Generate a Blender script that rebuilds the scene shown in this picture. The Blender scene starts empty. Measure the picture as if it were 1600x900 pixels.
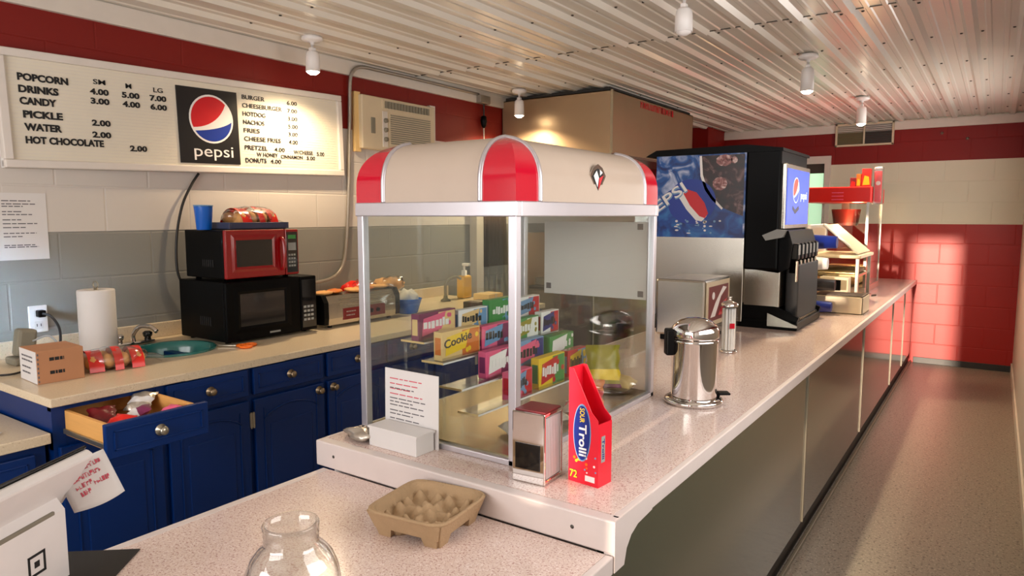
import bpy, bmesh, math, random
from mathutils import Matrix, Vector
random.seed(7)
C = bpy.context.scene.collection
R = math.radians

# ------------------------------------------------------------------ camera, light, exposure
cam_d = bpy.data.cameras.new('camera')
cam_d.sensor_width = 36.0
cam_d.lens = 36.0 * 1086 / 1600
cam_d.clip_start = 0.02
cam = bpy.data.objects.new('camera', cam_d)
C.objects.link(cam)
cam.location = (0, 0, 1.51)
cam.rotation_euler = (R(90) - math.atan(114 / 1086), 0, R(34.8))
sc = bpy.context.scene
sc.camera = cam
sc.view_settings.view_transform = 'Standard'
sc.view_settings.look = 'None'
sc.view_settings.gamma = 1.0
sc.view_settings.use_curve_mapping = False
sc.view_settings.exposure = 0.12
sc.cycles.max_bounces = 10
sc.cycles.transparent_max_bounces = 24
sc.cycles.caustics_reflective = False
sc.cycles.caustics_refractive = False
sc.cycles.sample_clamp_indirect = 6.0

world = bpy.data.worlds.new('daylight')
sc.world = world
world.use_nodes = True
world.node_tree.nodes['Background'].inputs[0].default_value = (0.75, 0.87, 1.0, 1)
world.node_tree.nodes['Background'].inputs[1].default_value = 1.2

def area(name, loc, rot, sx, sy, power, col):
    l = bpy.data.lights.new(name, 'AREA')
    l.shape = 'RECTANGLE'; l.size = sx; l.size_y = sy; l.energy = power; l.color = col
    o = bpy.data.objects.new(name, l); C.objects.link(o)
    o.location = loc; o.rotation_euler = rot
    return o
# daylight through the openings of the wall behind the camera; fill lights at added, unseen right wall hatches
area('daylight_serving_window', (-1.75, -1.52, 1.62), (R(90), 0, 0), 2.2, 1.0, 56, (1.0, 0.96, 0.945))
area('daylight_entrance', (-0.2, -1.72, 1.15), (R(90), 0, 0), 0.75, 1.9, 24, (1.0, 0.92, 0.84))
area('hatch_fill_light', (0.26, 1.9, 1.62), (R(90), 0, R(90)), 1.9, 0.8, 22, (1.0, 0.92, 0.84))
area('hatch_fill_light', (0.26, 6.2, 1.62), (R(90), 0, R(90)), 1.7, 0.8, 22, (1.0, 0.90, 0.80))
side = area('blue_patch_light', (-2.75, -1.5, 1.75), (R(90 - 13), 0, R(17.2)), 0.3, 0.4, 5.5, (0.42, 0.70, 1.0))  # added narrow cool lamp for a blue patch on the left wall, no window
side.data.spread = R(10)
sun_d = bpy.data.lights.new('sun', 'SUN')
sun_d.energy = 10; sun_d.angle = R(1.1); sun_d.color = (1.0, 0.80, 0.62)
sun = bpy.data.objects.new('sun', sun_d); C.objects.link(sun)
sun.rotation_euler = (R(90 - 4.7), 0, R(0.3))
LAMP_W = 74.0
LAMP_COL = (1.0, 0.75, 0.46)

# ------------------------------------------------------------------ materials
def lin(c):
    c = c / 255.0
    return c / 12.92 if c <= 0.04045 else ((c + 0.055) / 1.055) ** 2.4
def rgb(r, g, b): return (lin(r), lin(g), lin(b), 1)

def mat(name, col, rough=0.5, metal=0.0, var=0.06, vs=14.0, bump=0.0, bs=60.0, spec=0.5, coat=0.0, aniso=None):
    m = bpy.data.materials.new(name); m.use_nodes = True
    nt = m.node_tree; p = nt.nodes['Principled BSDF']
    tc = nt.nodes.new('ShaderNodeTexCoord')
    vec = tc.outputs['Object']
    if aniso:
        mp = nt.nodes.new('ShaderNodeMapping'); mp.inputs['Scale'].default_value = aniso
        nt.links.new(vec, mp.inputs[0]); vec = mp.outputs[0]
    n = nt.nodes.new('ShaderNodeTexNoise'); n.inputs['Scale'].default_value = vs; n.inputs['Detail'].default_value = 3
    nt.links.new(vec, n.inputs['Vector'])
    mx = nt.nodes.new('ShaderNodeMix'); mx.data_type = 'RGBA'
    c = rgb(*col)
    mx.inputs[6].default_value = (c[0] * (1 - var), c[1] * (1 - var), c[2] * (1 - var), 1)
    mx.inputs[7].default_value = (min(1, c[0] * (1 + var)), min(1, c[1] * (1 + var)), min(1, c[2] * (1 + var)), 1)
    nt.links.new(n.outputs[0], mx.inputs[0]); nt.links.new(mx.outputs[2], p.inputs['Base Color'])
    p.inputs['Roughness'].default_value = rough; p.inputs['Metallic'].default_value = metal
    p.inputs['Specular IOR Level'].default_value = spec
    p.inputs['Coat Weight'].default_value = coat; p.inputs['Coat Roughness'].default_value = 0.08
    if bump:
        b = nt.nodes.new('ShaderNodeBump'); b.inputs['Strength'].default_value = bump; b.inputs['Distance'].default_value = 0.004
        n2 = nt.nodes.new('ShaderNodeTexNoise'); n2.inputs['Scale'].default_value = bs
        nt.links.new(vec, n2.inputs['Vector']); nt.links.new(n2.outputs[0], b.inputs['Height']); nt.links.new(b.outputs[0], p.inputs['Normal'])
    return m

def block_mat(name, col, axis, rough=0.45, spec=0.4):
    """painted concrete block wall"""
    m = mat(name, col, rough, var=0.05, vs=3.0, spec=spec)
    nt = m.node_tree; p = nt.nodes['Principled BSDF']
    tc = nt.nodes.new('ShaderNodeTexCoord'); sp = nt.nodes.new('ShaderNodeSeparateXYZ'); cb = nt.nodes.new('ShaderNodeCombineXYZ')
    nt.links.new(tc.outputs['Object'], sp.inputs[0])
    nt.links.new(sp.outputs[axis], cb.inputs[0]); nt.links.new(sp.outputs[2], cb.inputs[1])
    off = nt.nodes.new('ShaderNodeVectorMath'); off.inputs[1].default_value = (0.05, 0.0, 0)
    nt.links.new(cb.outputs[0], off.inputs[0])
    br = nt.nodes.new('ShaderNodeTexBrick'); br.inputs['Scale'].default_value = 1.0
    br.inputs['Brick Width'].default_value = 0.406; br.inputs['Row Height'].default_value = 0.2045
    br.inputs['Mortar Size'].default_value = 0.006; br.inputs['Mortar Smooth'].default_value = 0.6
    br.inputs['Color1'].default_value = (1, 1, 1, 1); br.inputs['Color2'].default_value = (1, 1, 1, 1); br.inputs['Mortar'].default_value = (0, 0, 0, 1)
    nt.links.new(off.outputs[0], br.inputs['Vector'])
    ns = nt.nodes.new('ShaderNodeTexNoise'); ns.inputs['Scale'].default_value = 55; ns.inputs['Detail'].default_value = 5
    nt.links.new(tc.outputs['Object'], ns.inputs['Vector'])
    ad = nt.nodes.new('ShaderNodeMath'); ad.operation = 'MULTIPLY_ADD'; ad.inputs[1].default_value = 0.16
    nt.links.new(ns.outputs[0], ad.inputs[0]); nt.links.new(br.outputs[0], ad.inputs[2])
    b = nt.nodes.new('ShaderNodeBump'); b.inputs['Strength'].default_value = 0.42; b.inputs['Distance'].default_value = 0.004
    nt.links.new(ad.outputs[0], b.inputs['Height']); nt.links.new(b.outputs[0], p.inputs['Normal'])
    return m

def speckle_mat(name, base, c1, c2, scale, rough, a1=0.42, a2=0.60, coat=0.0):
    m = mat(name, base, rough, var=0.04, vs=2.5, coat=coat)
    nt = m.node_tree; p = nt.nodes['Principled BSDF']
    src = p.inputs['Base Color'].links[0].from_socket
    tc = nt.nodes.new('ShaderNodeTexCoord')
    for k, (c, a) in enumerate(((c1, a1), (c2, a2))):
        n = nt.nodes.new('ShaderNodeTexNoise'); n.inputs['Scale'].default_value = scale * (1 + 0.37 * k); n.inputs['Detail'].default_value = 2
        mp = nt.nodes.new('ShaderNodeMapping'); mp.inputs['Location'].default_value = (k * 7.3, k * 3.1, 0)
        nt.links.new(tc.outputs['Object'], mp.inputs[0]); nt.links.new(mp.outputs[0], n.inputs['Vector'])
        r = nt.nodes.new('ShaderNodeValToRGB')
        if k == 0: r.color_ramp.elements[0].position = a - 0.06; r.color_ramp.elements[1].position = a; r.color_ramp.elements[0].color = (1, 1, 1, 1); r.color_ramp.elements[1].color = (0, 0, 0, 1)
        else: r.color_ramp.elements[0].position = a; r.color_ramp.elements[1].position = a + 0.06
        nt.links.new(n.outputs[0], r.inputs[0])
        mx = nt.nodes.new('ShaderNodeMix'); mx.data_type = 'RGBA'
        nt.links.new(r.outputs[0], mx.inputs[0]); nt.links.new(src, mx.inputs[6]); mx.inputs[7].default_value = rgb(*c)
        src = mx.outputs[2]
    nt.links.new(src, p.inputs['Base Color'])
    return m

def splash_mat(name, dark, mid, light, scale, hi=0.72):
    """printed picture of liquid and ice"""
    m = mat(name, mid, 0.3); nt = m.node_tree; p = nt.nodes['Principled BSDF']
    tc = nt.nodes.new('ShaderNodeTexCoord')
    n = nt.nodes.new('ShaderNodeTexNoise'); n.inputs['Scale'].default_value = scale; n.inputs['Detail'].default_value = 6; n.inputs['Distortion'].default_value = 1.2
    nt.links.new(tc.outputs['Object'], n.inputs['Vector'])
    r = nt.nodes.new('ShaderNodeValToRGB'); e = r.color_ramp.elements
    e[0].position = 0.36; e[0].color = rgb(*dark); e[1].position = hi; e[1].color = rgb(*light)
    k = e.new(0.52); k.color = rgb(*mid)
    nt.links.new(n.outputs[0], r.inputs[0]); nt.links.new(r.outputs[0], p.inputs['Base Color'])
    return m

def emit_mat(name, col, strength):
    m = mat(name, col, 0.4); p = m.node_tree.nodes['Principled BSDF']
    p.inputs['Emission Color'].default_value = rgb(*col); p.inputs['Emission Strength'].default_value = strength
    return m

def glass_mat(name, tint, refl=1.0, rough=0.02):
    """clear sheet: mirror reflection by the angle of view, else see-through"""
    m = bpy.data.materials.new(name); m.use_nodes = True; nt = m.node_tree
    nt.nodes.remove(nt.nodes['Principled BSDF']); out = nt.nodes['Material Output']
    lw = nt.nodes.new('ShaderNodeLayerWeight'); lw.inputs[0].default_value = 0.5
    pw = nt.nodes.new('ShaderNodeMath'); pw.operation = 'POWER'; pw.inputs[1].default_value = 4.0
    ma = nt.nodes.new('ShaderNodeMath'); ma.operation = 'MULTIPLY_ADD'; ma.inputs[1].default_value = 0.8 * refl; ma.inputs[2].default_value = 0.06 * refl
    tr = nt.nodes.new('ShaderNodeBsdfTransparent'); tr.inputs[0].default_value = tint
    gl = nt.nodes.new('ShaderNodeBsdfGlossy'); gl.inputs['Roughness'].default_value = rough
    mx = nt.nodes.new('ShaderNodeMixShader')
    nt.links.new(lw.outputs['Facing'], pw.inputs[0]); nt.links.new(pw.outputs[0], ma.inputs[0]); nt.links.new(ma.outputs[0], mx.inputs[0])
    nt.links.new(tr.outputs[0], mx.inputs[1]); nt.links.new(gl.outputs[0], mx.inputs[2]); nt.links.new(mx.outputs[0], out.inputs[0])
    return m

def clear_mat(name, col, rough=0.0, ior=1.45):
    m = mat(name, col, rough, var=0.0); p = m.node_tree.nodes['Principled BSDF']
    p.inputs['Transmission Weight'].default_value = 1.0; p.inputs['IOR'].default_value = ior
    return m

K = {}
K['wall_white'] = block_mat('white_block_paint', (204, 196, 188), 1)
K['wall_grey'] = block_mat('grey_block_paint', (136, 134, 128), 1)
K['wall_red'] = block_mat('red_block_paint', (120, 20, 11), 1, 0.5, 0.3)
K['far_white'] = block_mat('white_block_paint_far', (212, 208, 186), 0)
K['far_red'] = block_mat('red_block_paint_far', (126, 14, 8), 0, 0.5, 0.3)
K['far_red_lit'] = block_mat('red_block_paint_lit', (152, 24, 14), 0, 0.42, 0.35)  # lower wall in brighter red, sun bounce put into the colour
K['trim_white'] = mat('white_trim_paint', (212, 203, 192), 0.45)
K['ceiling'] = mat('white_ribbed_metal', (214, 208, 197), 0.24, var=0.05, vs=2.0, spec=0.6, bump=0.05, bs=5)
K['screw'] = mat('screw_heads', (70, 66, 60), 0.4, 0.6)
K['floor'] = speckle_mat('terrazzo', (134, 125, 114), (84, 76, 70), (170, 160, 148), 75, 0.34)
K['laminate'] = speckle_mat('speckled_pink_laminate', (222, 200, 190), (186, 150, 142), (236, 220, 214), 210, 0.16, 0.44, 0.56)
K['cream_top'] = speckle_mat('cream_laminate', (216, 198, 170), (196, 176, 146), (228, 214, 190), 160, 0.28, 0.40, 0.62)
K['edge_white'] = mat('white_edge_paint', (214, 202, 198), 0.4)
K['panel'] = mat('olive_grey_panel', (60, 68, 55), 0.22, var=0.10, vs=3, aniso=(1, 3, 0.4), spec=1.0, coat=0.9)
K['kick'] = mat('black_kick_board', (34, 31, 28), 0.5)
K['joint'] = mat('pale_joint_strip', (128, 120, 104), 0.4, 0.3)
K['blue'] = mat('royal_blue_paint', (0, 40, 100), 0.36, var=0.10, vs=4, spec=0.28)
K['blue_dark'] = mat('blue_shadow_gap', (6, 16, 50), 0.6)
K['brass'] = mat('antique_brass', (150, 132, 108), 0.35, 0.9)
K['nickel'] = mat('worn_nickel', (180, 172, 155), 0.3, 0.9)
K['wood'] = mat('drawer_wood', (222, 164, 92), 0.5, var=0.14, vs=7, aniso=(1, 12, 12))
K['chrome'] = mat('chrome', (222, 216, 212), 0.07, 1.0, var=0.02)
K['steel'] = mat('brushed_steel', (188, 182, 172), 0.26, 1.0, var=0.06, vs=30, aniso=(1, 1, 0.05))
K['steel_warm'] = mat('hood_steel', (176, 152, 124), 0.38, 0.8, var=0.08, vs=4)
K['alu'] = mat('satin_aluminium', (206, 202, 208), 0.34, 0.75, var=0.03)
K['glass'] = glass_mat('showcase_glass', (0.93, 0.955, 0.94, 1), 1.0)
K['acrylic'] = glass_mat('clear_acrylic', (0.95, 0.96, 0.96, 1), 1.3)
K['jar'] = glass_mat('jar_glass', (0.975, 0.98, 0.975, 1), 1.5, 0.01)
K['cap_red'] = mat('red_dome_plastic', (196, 16, 44), 0.16, coat=0.4, var=0.03)
K['dome_white'] = mat('cream_dome_enamel', (190, 173, 158), 0.26, var=0.03, coat=0.2)
K['gold'] = mat('gold_mirror_deck', (190, 170, 128), 0.20, 0.9)
K['black'] = mat('black_plastic', (4, 4, 5), 0.40, spec=0.10)
K['black_matte'] = mat('matte_black', (20, 20, 22), 0.6)
K['black_gloss'] = mat('black_glass', (14, 15, 18), 0.06, coat=0.5)
K['grey_mark'] = mat('grey_key_print', (150, 152, 150), 0.5)
K['mw_red'] = mat('red_appliance_paint', (142, 5, 12), 0.22, coat=0.4, var=0.03)
K['white'] = mat('white_plastic', (226, 222, 220), 0.4)
K['paper'] = mat('white_paper', (214, 210, 208), 0.8, var=0.03)
K['ink'] = mat('black_ink', (18, 18, 20), 0.7)
K['ink_soft'] = mat('grey_ink', (96, 92, 96), 0.8)
K['pen_red'] = mat('red_pen', (200, 84, 100), 0.8)
K['board'] = mat('letter_board', (222, 214, 196), 0.55, var=0.03)
K['board_frame'] = mat('board_frame_white', (216, 208, 200), 0.4)
K['sign_black'] = mat('sign_black', (22, 20, 22), 0.35)
K['sign_white'] = mat('sign_white', (235, 232, 230), 0.4)
K['sign_red'] = mat('sign_red', (204, 18, 32), 0.35)
K['sign_blue'] = mat('sign_blue', (16, 52, 150), 0.35)
K['splash'] = splash_mat('blue_splash_print', (10, 30, 92), (20, 84, 158), (206, 214, 236), 9)
K['splash_blue'] = splash_mat('deep_blue_print', (8, 40, 110), (14, 74, 154), (50, 120, 190), 8)
K['cola'] = splash_mat('cola_and_ice_print', (10, 3, 4), (44, 12, 14), (190, 150, 146), 13, 0.92)
K['splash_pale'] = splash_mat('foam_print', (70, 20, 22), (150, 96, 92), (226, 206, 202), 30)
K['screen'] = emit_mat('lit_blue_screen', (60, 92, 214), 0.9)
K['screen_red'] = emit_mat('lit_red', (230, 70, 50), 0.9)
K['screen_white'] = emit_mat('lit_white', (220, 230, 250), 1.0)
K['bulb'] = emit_mat('lit_bulb', (255, 236, 200), 40.0)
K['door_light'] = emit_mat('daylit_door_pane', (196, 240, 200), 0.8)
K['bone'] = mat('beige_enamel', (206, 190, 160), 0.45)
K['louver'] = mat('grey_louver', (126, 120, 104), 0.5)
K['vent_olive'] = mat('vent_louver', (110, 96, 58), 0.5)
K['vent_dark'] = mat('vent_louver_dark', (52, 38, 26), 0.5)
K['conduit'] = mat('grey_conduit', (150, 142, 132), 0.4, 0.5)
K['cord'] = mat('black_cord', (28, 26, 24), 0.5)
K['teal'] = mat('teal_enamel', (44, 116, 110), 0.25, coat=0.4)
K['cardboard'] = mat('brown_cardboard', (176, 124, 88), 0.8, var=0.05)
K['pulp'] = mat('moulded_pulp', (170, 142, 108), 0.9, var=0.10, vs=40, bump=0.5, bs=160)
K['cup_blue'] = mat('blue_cup_plastic', (14, 92, 190), 0.25)
K['navy'] = mat('navy_print', (10, 34, 118), 0.35)
K['trolli'] = mat('red_card', (222, 18, 44), 0.4)
K['yellow'] = mat('yellow_print', (236, 196, 30), 0.45)
K['orange'] = mat('orange_plastic', (240, 110, 10), 0.4)
K['bread'] = mat('bread_crust', (224, 164, 96), 0.7, var=0.15, vs=25)
K['bag_red'] = mat('red_film', (220, 36, 26), 0.25)
K['bag_film'] = glass_mat('clear_film', (0.94, 0.93, 0.92, 1), 2.2, 0.15)
K['maroon'] = mat('maroon_plastic', (110, 14, 24), 0.35)
K['soap'] = mat('amber_soap', (226, 176, 70), 0.3)
K['straw'] = mat('white_straws', (236, 232, 228), 0.6, aniso=(30, 30, 1), var=0.1)
K['thin_clear'] = glass_mat('thin_clear_plastic', (0.98, 0.98, 0.98, 1), 0.12)
K['brown'] = mat('dark_brown_paint', (60, 40, 28), 0.5)
K['popcorn_red'] = mat('red_enamel', (206, 24, 18), 0.3)
K['fur_green'] = mat('green_print', (64, 140, 70), 0.4)
K['pink'] = mat('pink_print', (226, 92, 132), 0.4)
K['purple'] = mat('purple_print', (120, 36, 80), 0.4)
K['olive'] = mat('olive_print', (150, 138, 30), 0.35)
K['sky'] = mat('light_blue_print', (110, 150, 190), 0.4)
K['tan'] = mat('tan_print', (226, 190, 128), 0.5)
K['orange_print'] = mat('orange_print', (206, 112, 36), 0.45)
K['silver_film'] = mat('silver_film', (190, 180, 168), 0.3, 0.6, bump=0.8, bs=40)

# ------------------------------------------------------------------ mesh tools
def T(x, y, z): return Matrix.Translation((x, y, z))
def RZ(a): return Matrix.Rotation(a, 4, 'Z')
def RX(a): return Matrix.Rotation(a, 4, 'X')
def RY(a): return Matrix.Rotation(a, 4, 'Y')
def frame(o, u, v):
    """plane frame: x along u, y along v, z = u x v"""
    u = Vector(u).normalized(); n = u.cross(Vector(v)).normalized(); v = n.cross(u)
    m = Matrix.Identity(4)
    for i in range(3): m[i][0] = u[i]; m[i][1] = v[i]; m[i][2] = n[i]; m[i][3] = o[i]
    return m

class MB:
    def __init__(s, M=None):
        s.V = []; s.F = []; s.MI = []; s.S = []; s.mats = []; s.M = M or Matrix.Identity(4)
    def add(s, vs, fs, m, sm=False, M=None):
        X = s.M @ M if M is not None else s.M
        b = len(s.V)
        s.V += [tuple(X @ Vector(v)) for v in vs]
        if m not in s.mats: s.mats.append(m)
        i = s.mats.index(m)
        for f in fs:
            s.F.append([b + k for k in f]); s.MI.append(i); s.S.append(sm)
        return s
    def box(s, x0, x1, y0, y1, z0, z1, m, bev=0.0, M=None, seg=2):
        if bev <= 0:
            v = [(x, y, z) for x in (x0, x1) for y in (y0, y1) for z in (z0, z1)]
            return s.add(v, [(0, 1, 3, 2), (4, 6, 7, 5), (0, 4, 5, 1), (2, 3, 7, 6), (0, 2, 6, 4), (1, 5, 7, 3)], m, False, M)
        bm = bmesh.new(); bmesh.ops.create_cube(bm, size=1)
        for v in bm.verts: v.co = ((x0 + x1) / 2 + v.co.x * (x1 - x0), (y0 + y1) / 2 + v.co.y * (y1 - y0), (z0 + z1) / 2 + v.co.z * (z1 - z0))
        bmesh.ops.bevel(bm, geom=bm.edges[:], offset=bev, segments=seg, profile=0.5, affect='EDGES')
        bm.verts.index_update()
        vs = [tuple(v.co) for v in bm.verts]; fs = [[v.index for v in f.verts] for f in bm.faces]
        bm.free()
        return s.add(vs, fs, m, False, M)
    def lathe(s, prof, m, c=(0, 0, 0), n=24, sm=True, M=None, close=False):
        vs = []; rows = []
        for r, z in prof:
            if r < 1e-6: rows.append([len(vs)]); vs.append((c[0], c[1], c[2] + z))
            else:
                rows.append(list(range(len(vs), len(vs) + n)))
                vs += [(c[0] + r * math.cos(2 * math.pi * k / n), c[1] + r * math.sin(2 * math.pi * k / n), c[2] + z) for k in range(n)]
        fs = []
        pairs = list(zip(rows, rows[1:])) + ([(rows[-1], rows[0])] if close else [])
        for a, b in pairs:
            for k in range(n):
                q = (k + 1) % n
                if len(a) == 1 and len(b) == 1: continue
                if len(a) == 1: fs.append((a[0], b[q], b[k]))
                elif len(b) == 1: fs.append((a[k], a[q], b[0]))
                else: fs.append((a[k], a[q], b[q], b[k]))
        return s.add(vs, fs, m, sm, M)
    def cyl(s, p0, p1, r, m, n=16, r1=None, sm=True):
        p0 = Vector(p0); p1 = Vector(p1); d = p1 - p0; L = d.length
        q = d.to_track_quat('Z', 'Y').to_matrix().to_4x4()
        r1 = r if r1 is None else r1
        return s.lathe([(0, 0), (r, 0), (r, 0), (r1, L), (r1, L), (0, L)], m, n=n, sm=False if n < 9 else sm, M=Matrix.Translation(p0) @ q)
    def tube(s, pts, r, m, n=8, sm=True):
        P = [Vector(p) for p in pts]; vs = []; fs = []
        t0 = (P[1] - P[0]).normalized()
        a = t0.orthogonal().normalized()
        for i, p in enumerate(P):
            t = (P[min(i + 1, len(P) - 1)] - P[max(i - 1, 0)]).normalized()
            a = (a - t * a.dot(t)).normalized(); b = t.cross(a)
            for k in range(n):
                g = 2 * math.pi * k / n
                vs.append(p + a * (r * math.cos(g)) + b * (r * math.sin(g)))
            if i:
                for k in range(n):
                    q = (k + 1) % n
                    fs.append(((i - 1) * n + k, (i - 1) * n + q, i * n + q, i * n + k))
        fs.append(list(range(n))[::-1]); fs.append([(len(P) - 1) * n + k for k in range(n)])
        return s.add([tuple(v) for v in vs], fs, m, sm)
    def prism(s, poly, d, m, M=None, sm=False):
        """polygon (x, y) in the frame M, extruded by d along its z"""
        n = len(poly)
        vs = [(x, y, 0) for x, y in poly] + [(x, y, d) for x, y in poly]
        fs = [list(range(n))[::-1], [n + k for k in range(n)]] + [(k, (k + 1) % n, n + (k + 1) % n, n + k) for k in range(n)]
        return s.add(vs, fs, m, sm, M)
    def text(s, body, M, w, h, m, bold=0.0, depth=0.0006):
        vs, fs = glyphs(body, bold)
        xs = [v[0] for v in vs]; ys = [v[1] for v in vs]
        x0, x1, y0, y1 = min(xs), max(xs), min(ys), max(ys)
        sx = w / (x1 - x0) if w else h / (y1 - y0)
        sy = h / (y1 - y0) if h else sx
        return s.add([((x - x0) * sx, (y - y0) * sy, depth if z > 0 else 0) for x, y, z in vs], fs, m, False, M)
    def build(s, name, parent=None, mods=None):
        me = bpy.data.meshes.new(name)
        me.from_pydata(s.V, [], s.F)
        for m in s.mats: me.materials.append(m)
        for p, i, sm in zip(me.polygons, s.MI, s.S): p.material_index = i; p.use_smooth = sm
        bm = bmesh.new(); bm.from_mesh(me); bmesh.ops.recalc_face_normals(bm, faces=bm.faces[:]); bm.to_mesh(me); bm.free()
        me.update()
        o = bpy.data.objects.new(name, me); C.objects.link(o)
        if parent is not None: o.parent = parent
        return o

_g = {}
def glyphs(body, bold):
    k = (body, bold)
    if k in _g: return _g[k]
    cu = bpy.data.curves.new('lettering', 'FONT'); cu.body = body; cu.size = 1.0; cu.offset = bold; cu.extrude = 0.01; cu.resolution_u = 3
    o = bpy.data.objects.new('lettering', cu); C.objects.link(o)
    dg = bpy.context.evaluated_depsgraph_get(); dg.update()
    e = o.evaluated_get(dg); me = e.to_mesh()
    r = ([tuple(v.co) for v in me.vertices], [list(p.vertices) for p in me.polygons])
    e.to_mesh_clear(); bpy.data.objects.remove(o); bpy.data.curves.remove(cu)
    _g[k] = r
    return r

def smooth(pts, k=8):
    P = [Vector(p) for p in pts]; out = []
    for i in range(len(P) - 1):
        a, b, c, d = P[max(i - 1, 0)], P[i], P[i + 1], P[min(i + 2, len(P) - 1)]
        for j in range(k):
            t = j / k
            out.append(0.5 * ((2 * b) + (c - a) * t + (2 * a - 5 * b + 4 * c - d) * t * t + (3 * b - a - 3 * c + d) * t ** 3))
    out.append(P[-1])
    return out
def disc(r, n=28, cx=0, cy=0, ry=None):
    ry = ry or r
    return [(cx + r * math.cos(2 * math.pi * k / n), cy + ry * math.sin(2 * math.pi * k / n)) for k in range(n)]
def bez(a, b, c, d, n=10):
    return [tuple(Vector(a) * (1 - t) ** 3 + 3 * Vector(b) * t * (1 - t) ** 2 + 3 * Vector(c) * t * t * (1 - t) + Vector(d) * t ** 3) for t in [i / n for i in range(n + 1)]]
def arc(r, a0, a1, n=16): return [(r * math.cos(R(a0 + (a1 - a0) * i / n)), r * math.sin(R(a0 + (a1 - a0) * i / n))) for i in range(n + 1)]

def globe(mb, M, r, white, red, blue, z=0.0):
    """round red, white and blue drinks emblem"""
    mb.prism(disc(r, 36), 0.0008, white, M @ T(0, 0, z))
    q = r * 0.92
    a = arc(q, 52, 212)
    mb.prism(a + bez((*a[-1],), (-0.25 * r, -0.40 * r), (0.38 * r, -0.02 * r), (*a[0],))[1:-1], 0.0006, red, M @ T(0, 0, z + 0.0008))
    a = arc(q, 222, 364)
    mb.prism(a + bez((*a[-1],), (0.62 * r, -0.22 * r), (0.05 * r, -0.45 * r), (*a[0],))[1:-1], 0.0006, blue, M @ T(0, 0, z + 0.0008))

def set_props(o, label=None, cat=None, group=None, kind=None):
    if label: o['label'] = label
    if cat: o['category'] = cat
    if group: o['group'] = group
    if kind: o['kind'] = kind
    return o
def thing(name, label, cat, loc=(0, 0, 0), rz=0.0, group=None, tilt=None):
    o = bpy.data.objects.new(name, None); C.objects.link(o)
    o.empty_display_size = 0.05
    o.location = loc; o.rotation_euler = tilt if tilt else (0, 0, rz)
    return set_props(o, label, cat, group)
def dup(root, loc, rz=None, label=None, group=None):
    def cp(o, parent):
        c = o.copy(); C.objects.link(c)
        if parent is not None: c.parent = parent
        for ch in list(o.children): cp(ch, c)
        return c
    r = cp(root, None); r.location = loc
    if rz is not None: r.rotation_euler = (0, 0, rz)
    if label: r['label'] = label
    if group: r['group'] = group
    return r
def struct(name, mb, label, cat, parent=None):
    o = mb.build(name, parent)
    if parent is None: set_props(o, label, cat, None, 'structure')
    return o
def lines(mb, M, w, rows, m, th, rnd, maxw=1.0):
    """rows of short unreadable print"""
    for y in rows:
        x = 0.0; end = w * (0.55 + 0.45 * rnd.random()) * maxw
        while x < end:
            l = min(w * (0.08 + 0.14 * rnd.random()), end - x + 0.001)
            mb.box(x, x + l, y, y + th, 0, 0.0004, m, 0, M)
            x += l + w * 0.03

def pillow(mb, w, h, t, m, M=None, n=10, wob=0.0, rnd=None, band=None, crimp=0.02):
    """sealed snack bag lying in its frame: width x, height y, bulging along z"""
    vs = []; fs = []; ms = []
    rnd = rnd or random
    ph = [rnd.uniform(0, 6) for _ in range(4)]
    for side in (1, -1):
        for j in range(n + 1):
            for i in range(n + 1):
                u = i / n * 2 - 1; v = j / n * 2 - 1
                k = max(0, (1 - abs(u) ** 3)) ** 0.6 * max(0, (1 - abs(v) ** 4)) ** 0.7
                z = side * (t / 2 * k + wob * k * math.sin(5 * u + ph[0]) * math.sin(6 * v + ph[1] + side) + (0 if 0 < i < n and 0 < j < n else 0.0))
                x = u * w / 2 * (1 - 0.06 * (1 - abs(v))) + wob * 0.5 * math.sin(9 * v + ph[2])
                vs.append((x, v * h / 2, z))
    N = (n + 1) * (n + 1)
    groups = {}
    for side in (0, 1):
        for j in range(n):
            for i in range(n):
                a = side * N + j * (n + 1) + i
                f = (a, a + 1, a + n + 2, a + n + 1)
                mm = m
                if band:
                    for (lo, hi, bmat) in band:
                        if lo <= (j + 0.5) / n <= hi: mm = bmat
                groups.setdefault(mm.name, (mm, []))[1].append(f if side == 0 else f[::-1])
    base = True
    for mm, fl in groups.values():
        used = sorted({q for f in fl for q in f}); mp = {q: i for i, q in enumerate(used)}
        mb.add([vs[q] for q in used], [[mp[q] for q in f] for f in fl], mm, True, M)
    return mb

def blob(mb, c, rx, ry, rz, m, wob=0.15, n=14, seed=0, flat=True):
    """lumpy closed body resting on z = c.z"""
    rnd = random.Random(seed); ph = [rnd.uniform(0, 6.28) for _ in range(6)]
    vs = []; fs = []; rows = n // 2
    vs.append((c[0], c[1], c[2] + 2 * rz))
    for j in range(1, rows):
        th = math.pi * j / rows
        for i in range(n):
            f = 2 * math.pi * i / n
            k = 1 + wob * (math.sin(3 * f + ph[0] + 2 * th) + math.sin(5 * f + ph[1]) * math.sin(4 * th + ph[2]) + 0.6 * math.sin(8 * f + ph[3]) * math.sin(6 * th + ph[4])) * 0.6
            z = c[2] + rz + rz * math.cos(th) * (k if math.cos(th) > 0 else 1)
            vs.append((c[0] + rx * math.sin(th) * math.cos(f) * k, c[1] + ry * math.sin(th) * math.sin(f) * k, max(z, c[2])))
    vs.append((c[0], c[1], c[2]))
    for i in range(n): fs.append((0, 1 + i, 1 + (i + 1) % n))
    for j in range(rows - 2):
        for i in range(n):
            a = 1 + j * n; q = (i + 1) % n
            fs.append((a + i, a + n + i, a + n + q, a + q))
    l = len(vs) - 1; a = 1 + (rows - 2) * n
    for i in range(n): fs.append((a + i, l, a + (i + 1) % n))
    return mb.add(vs, fs, m, True)

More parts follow.
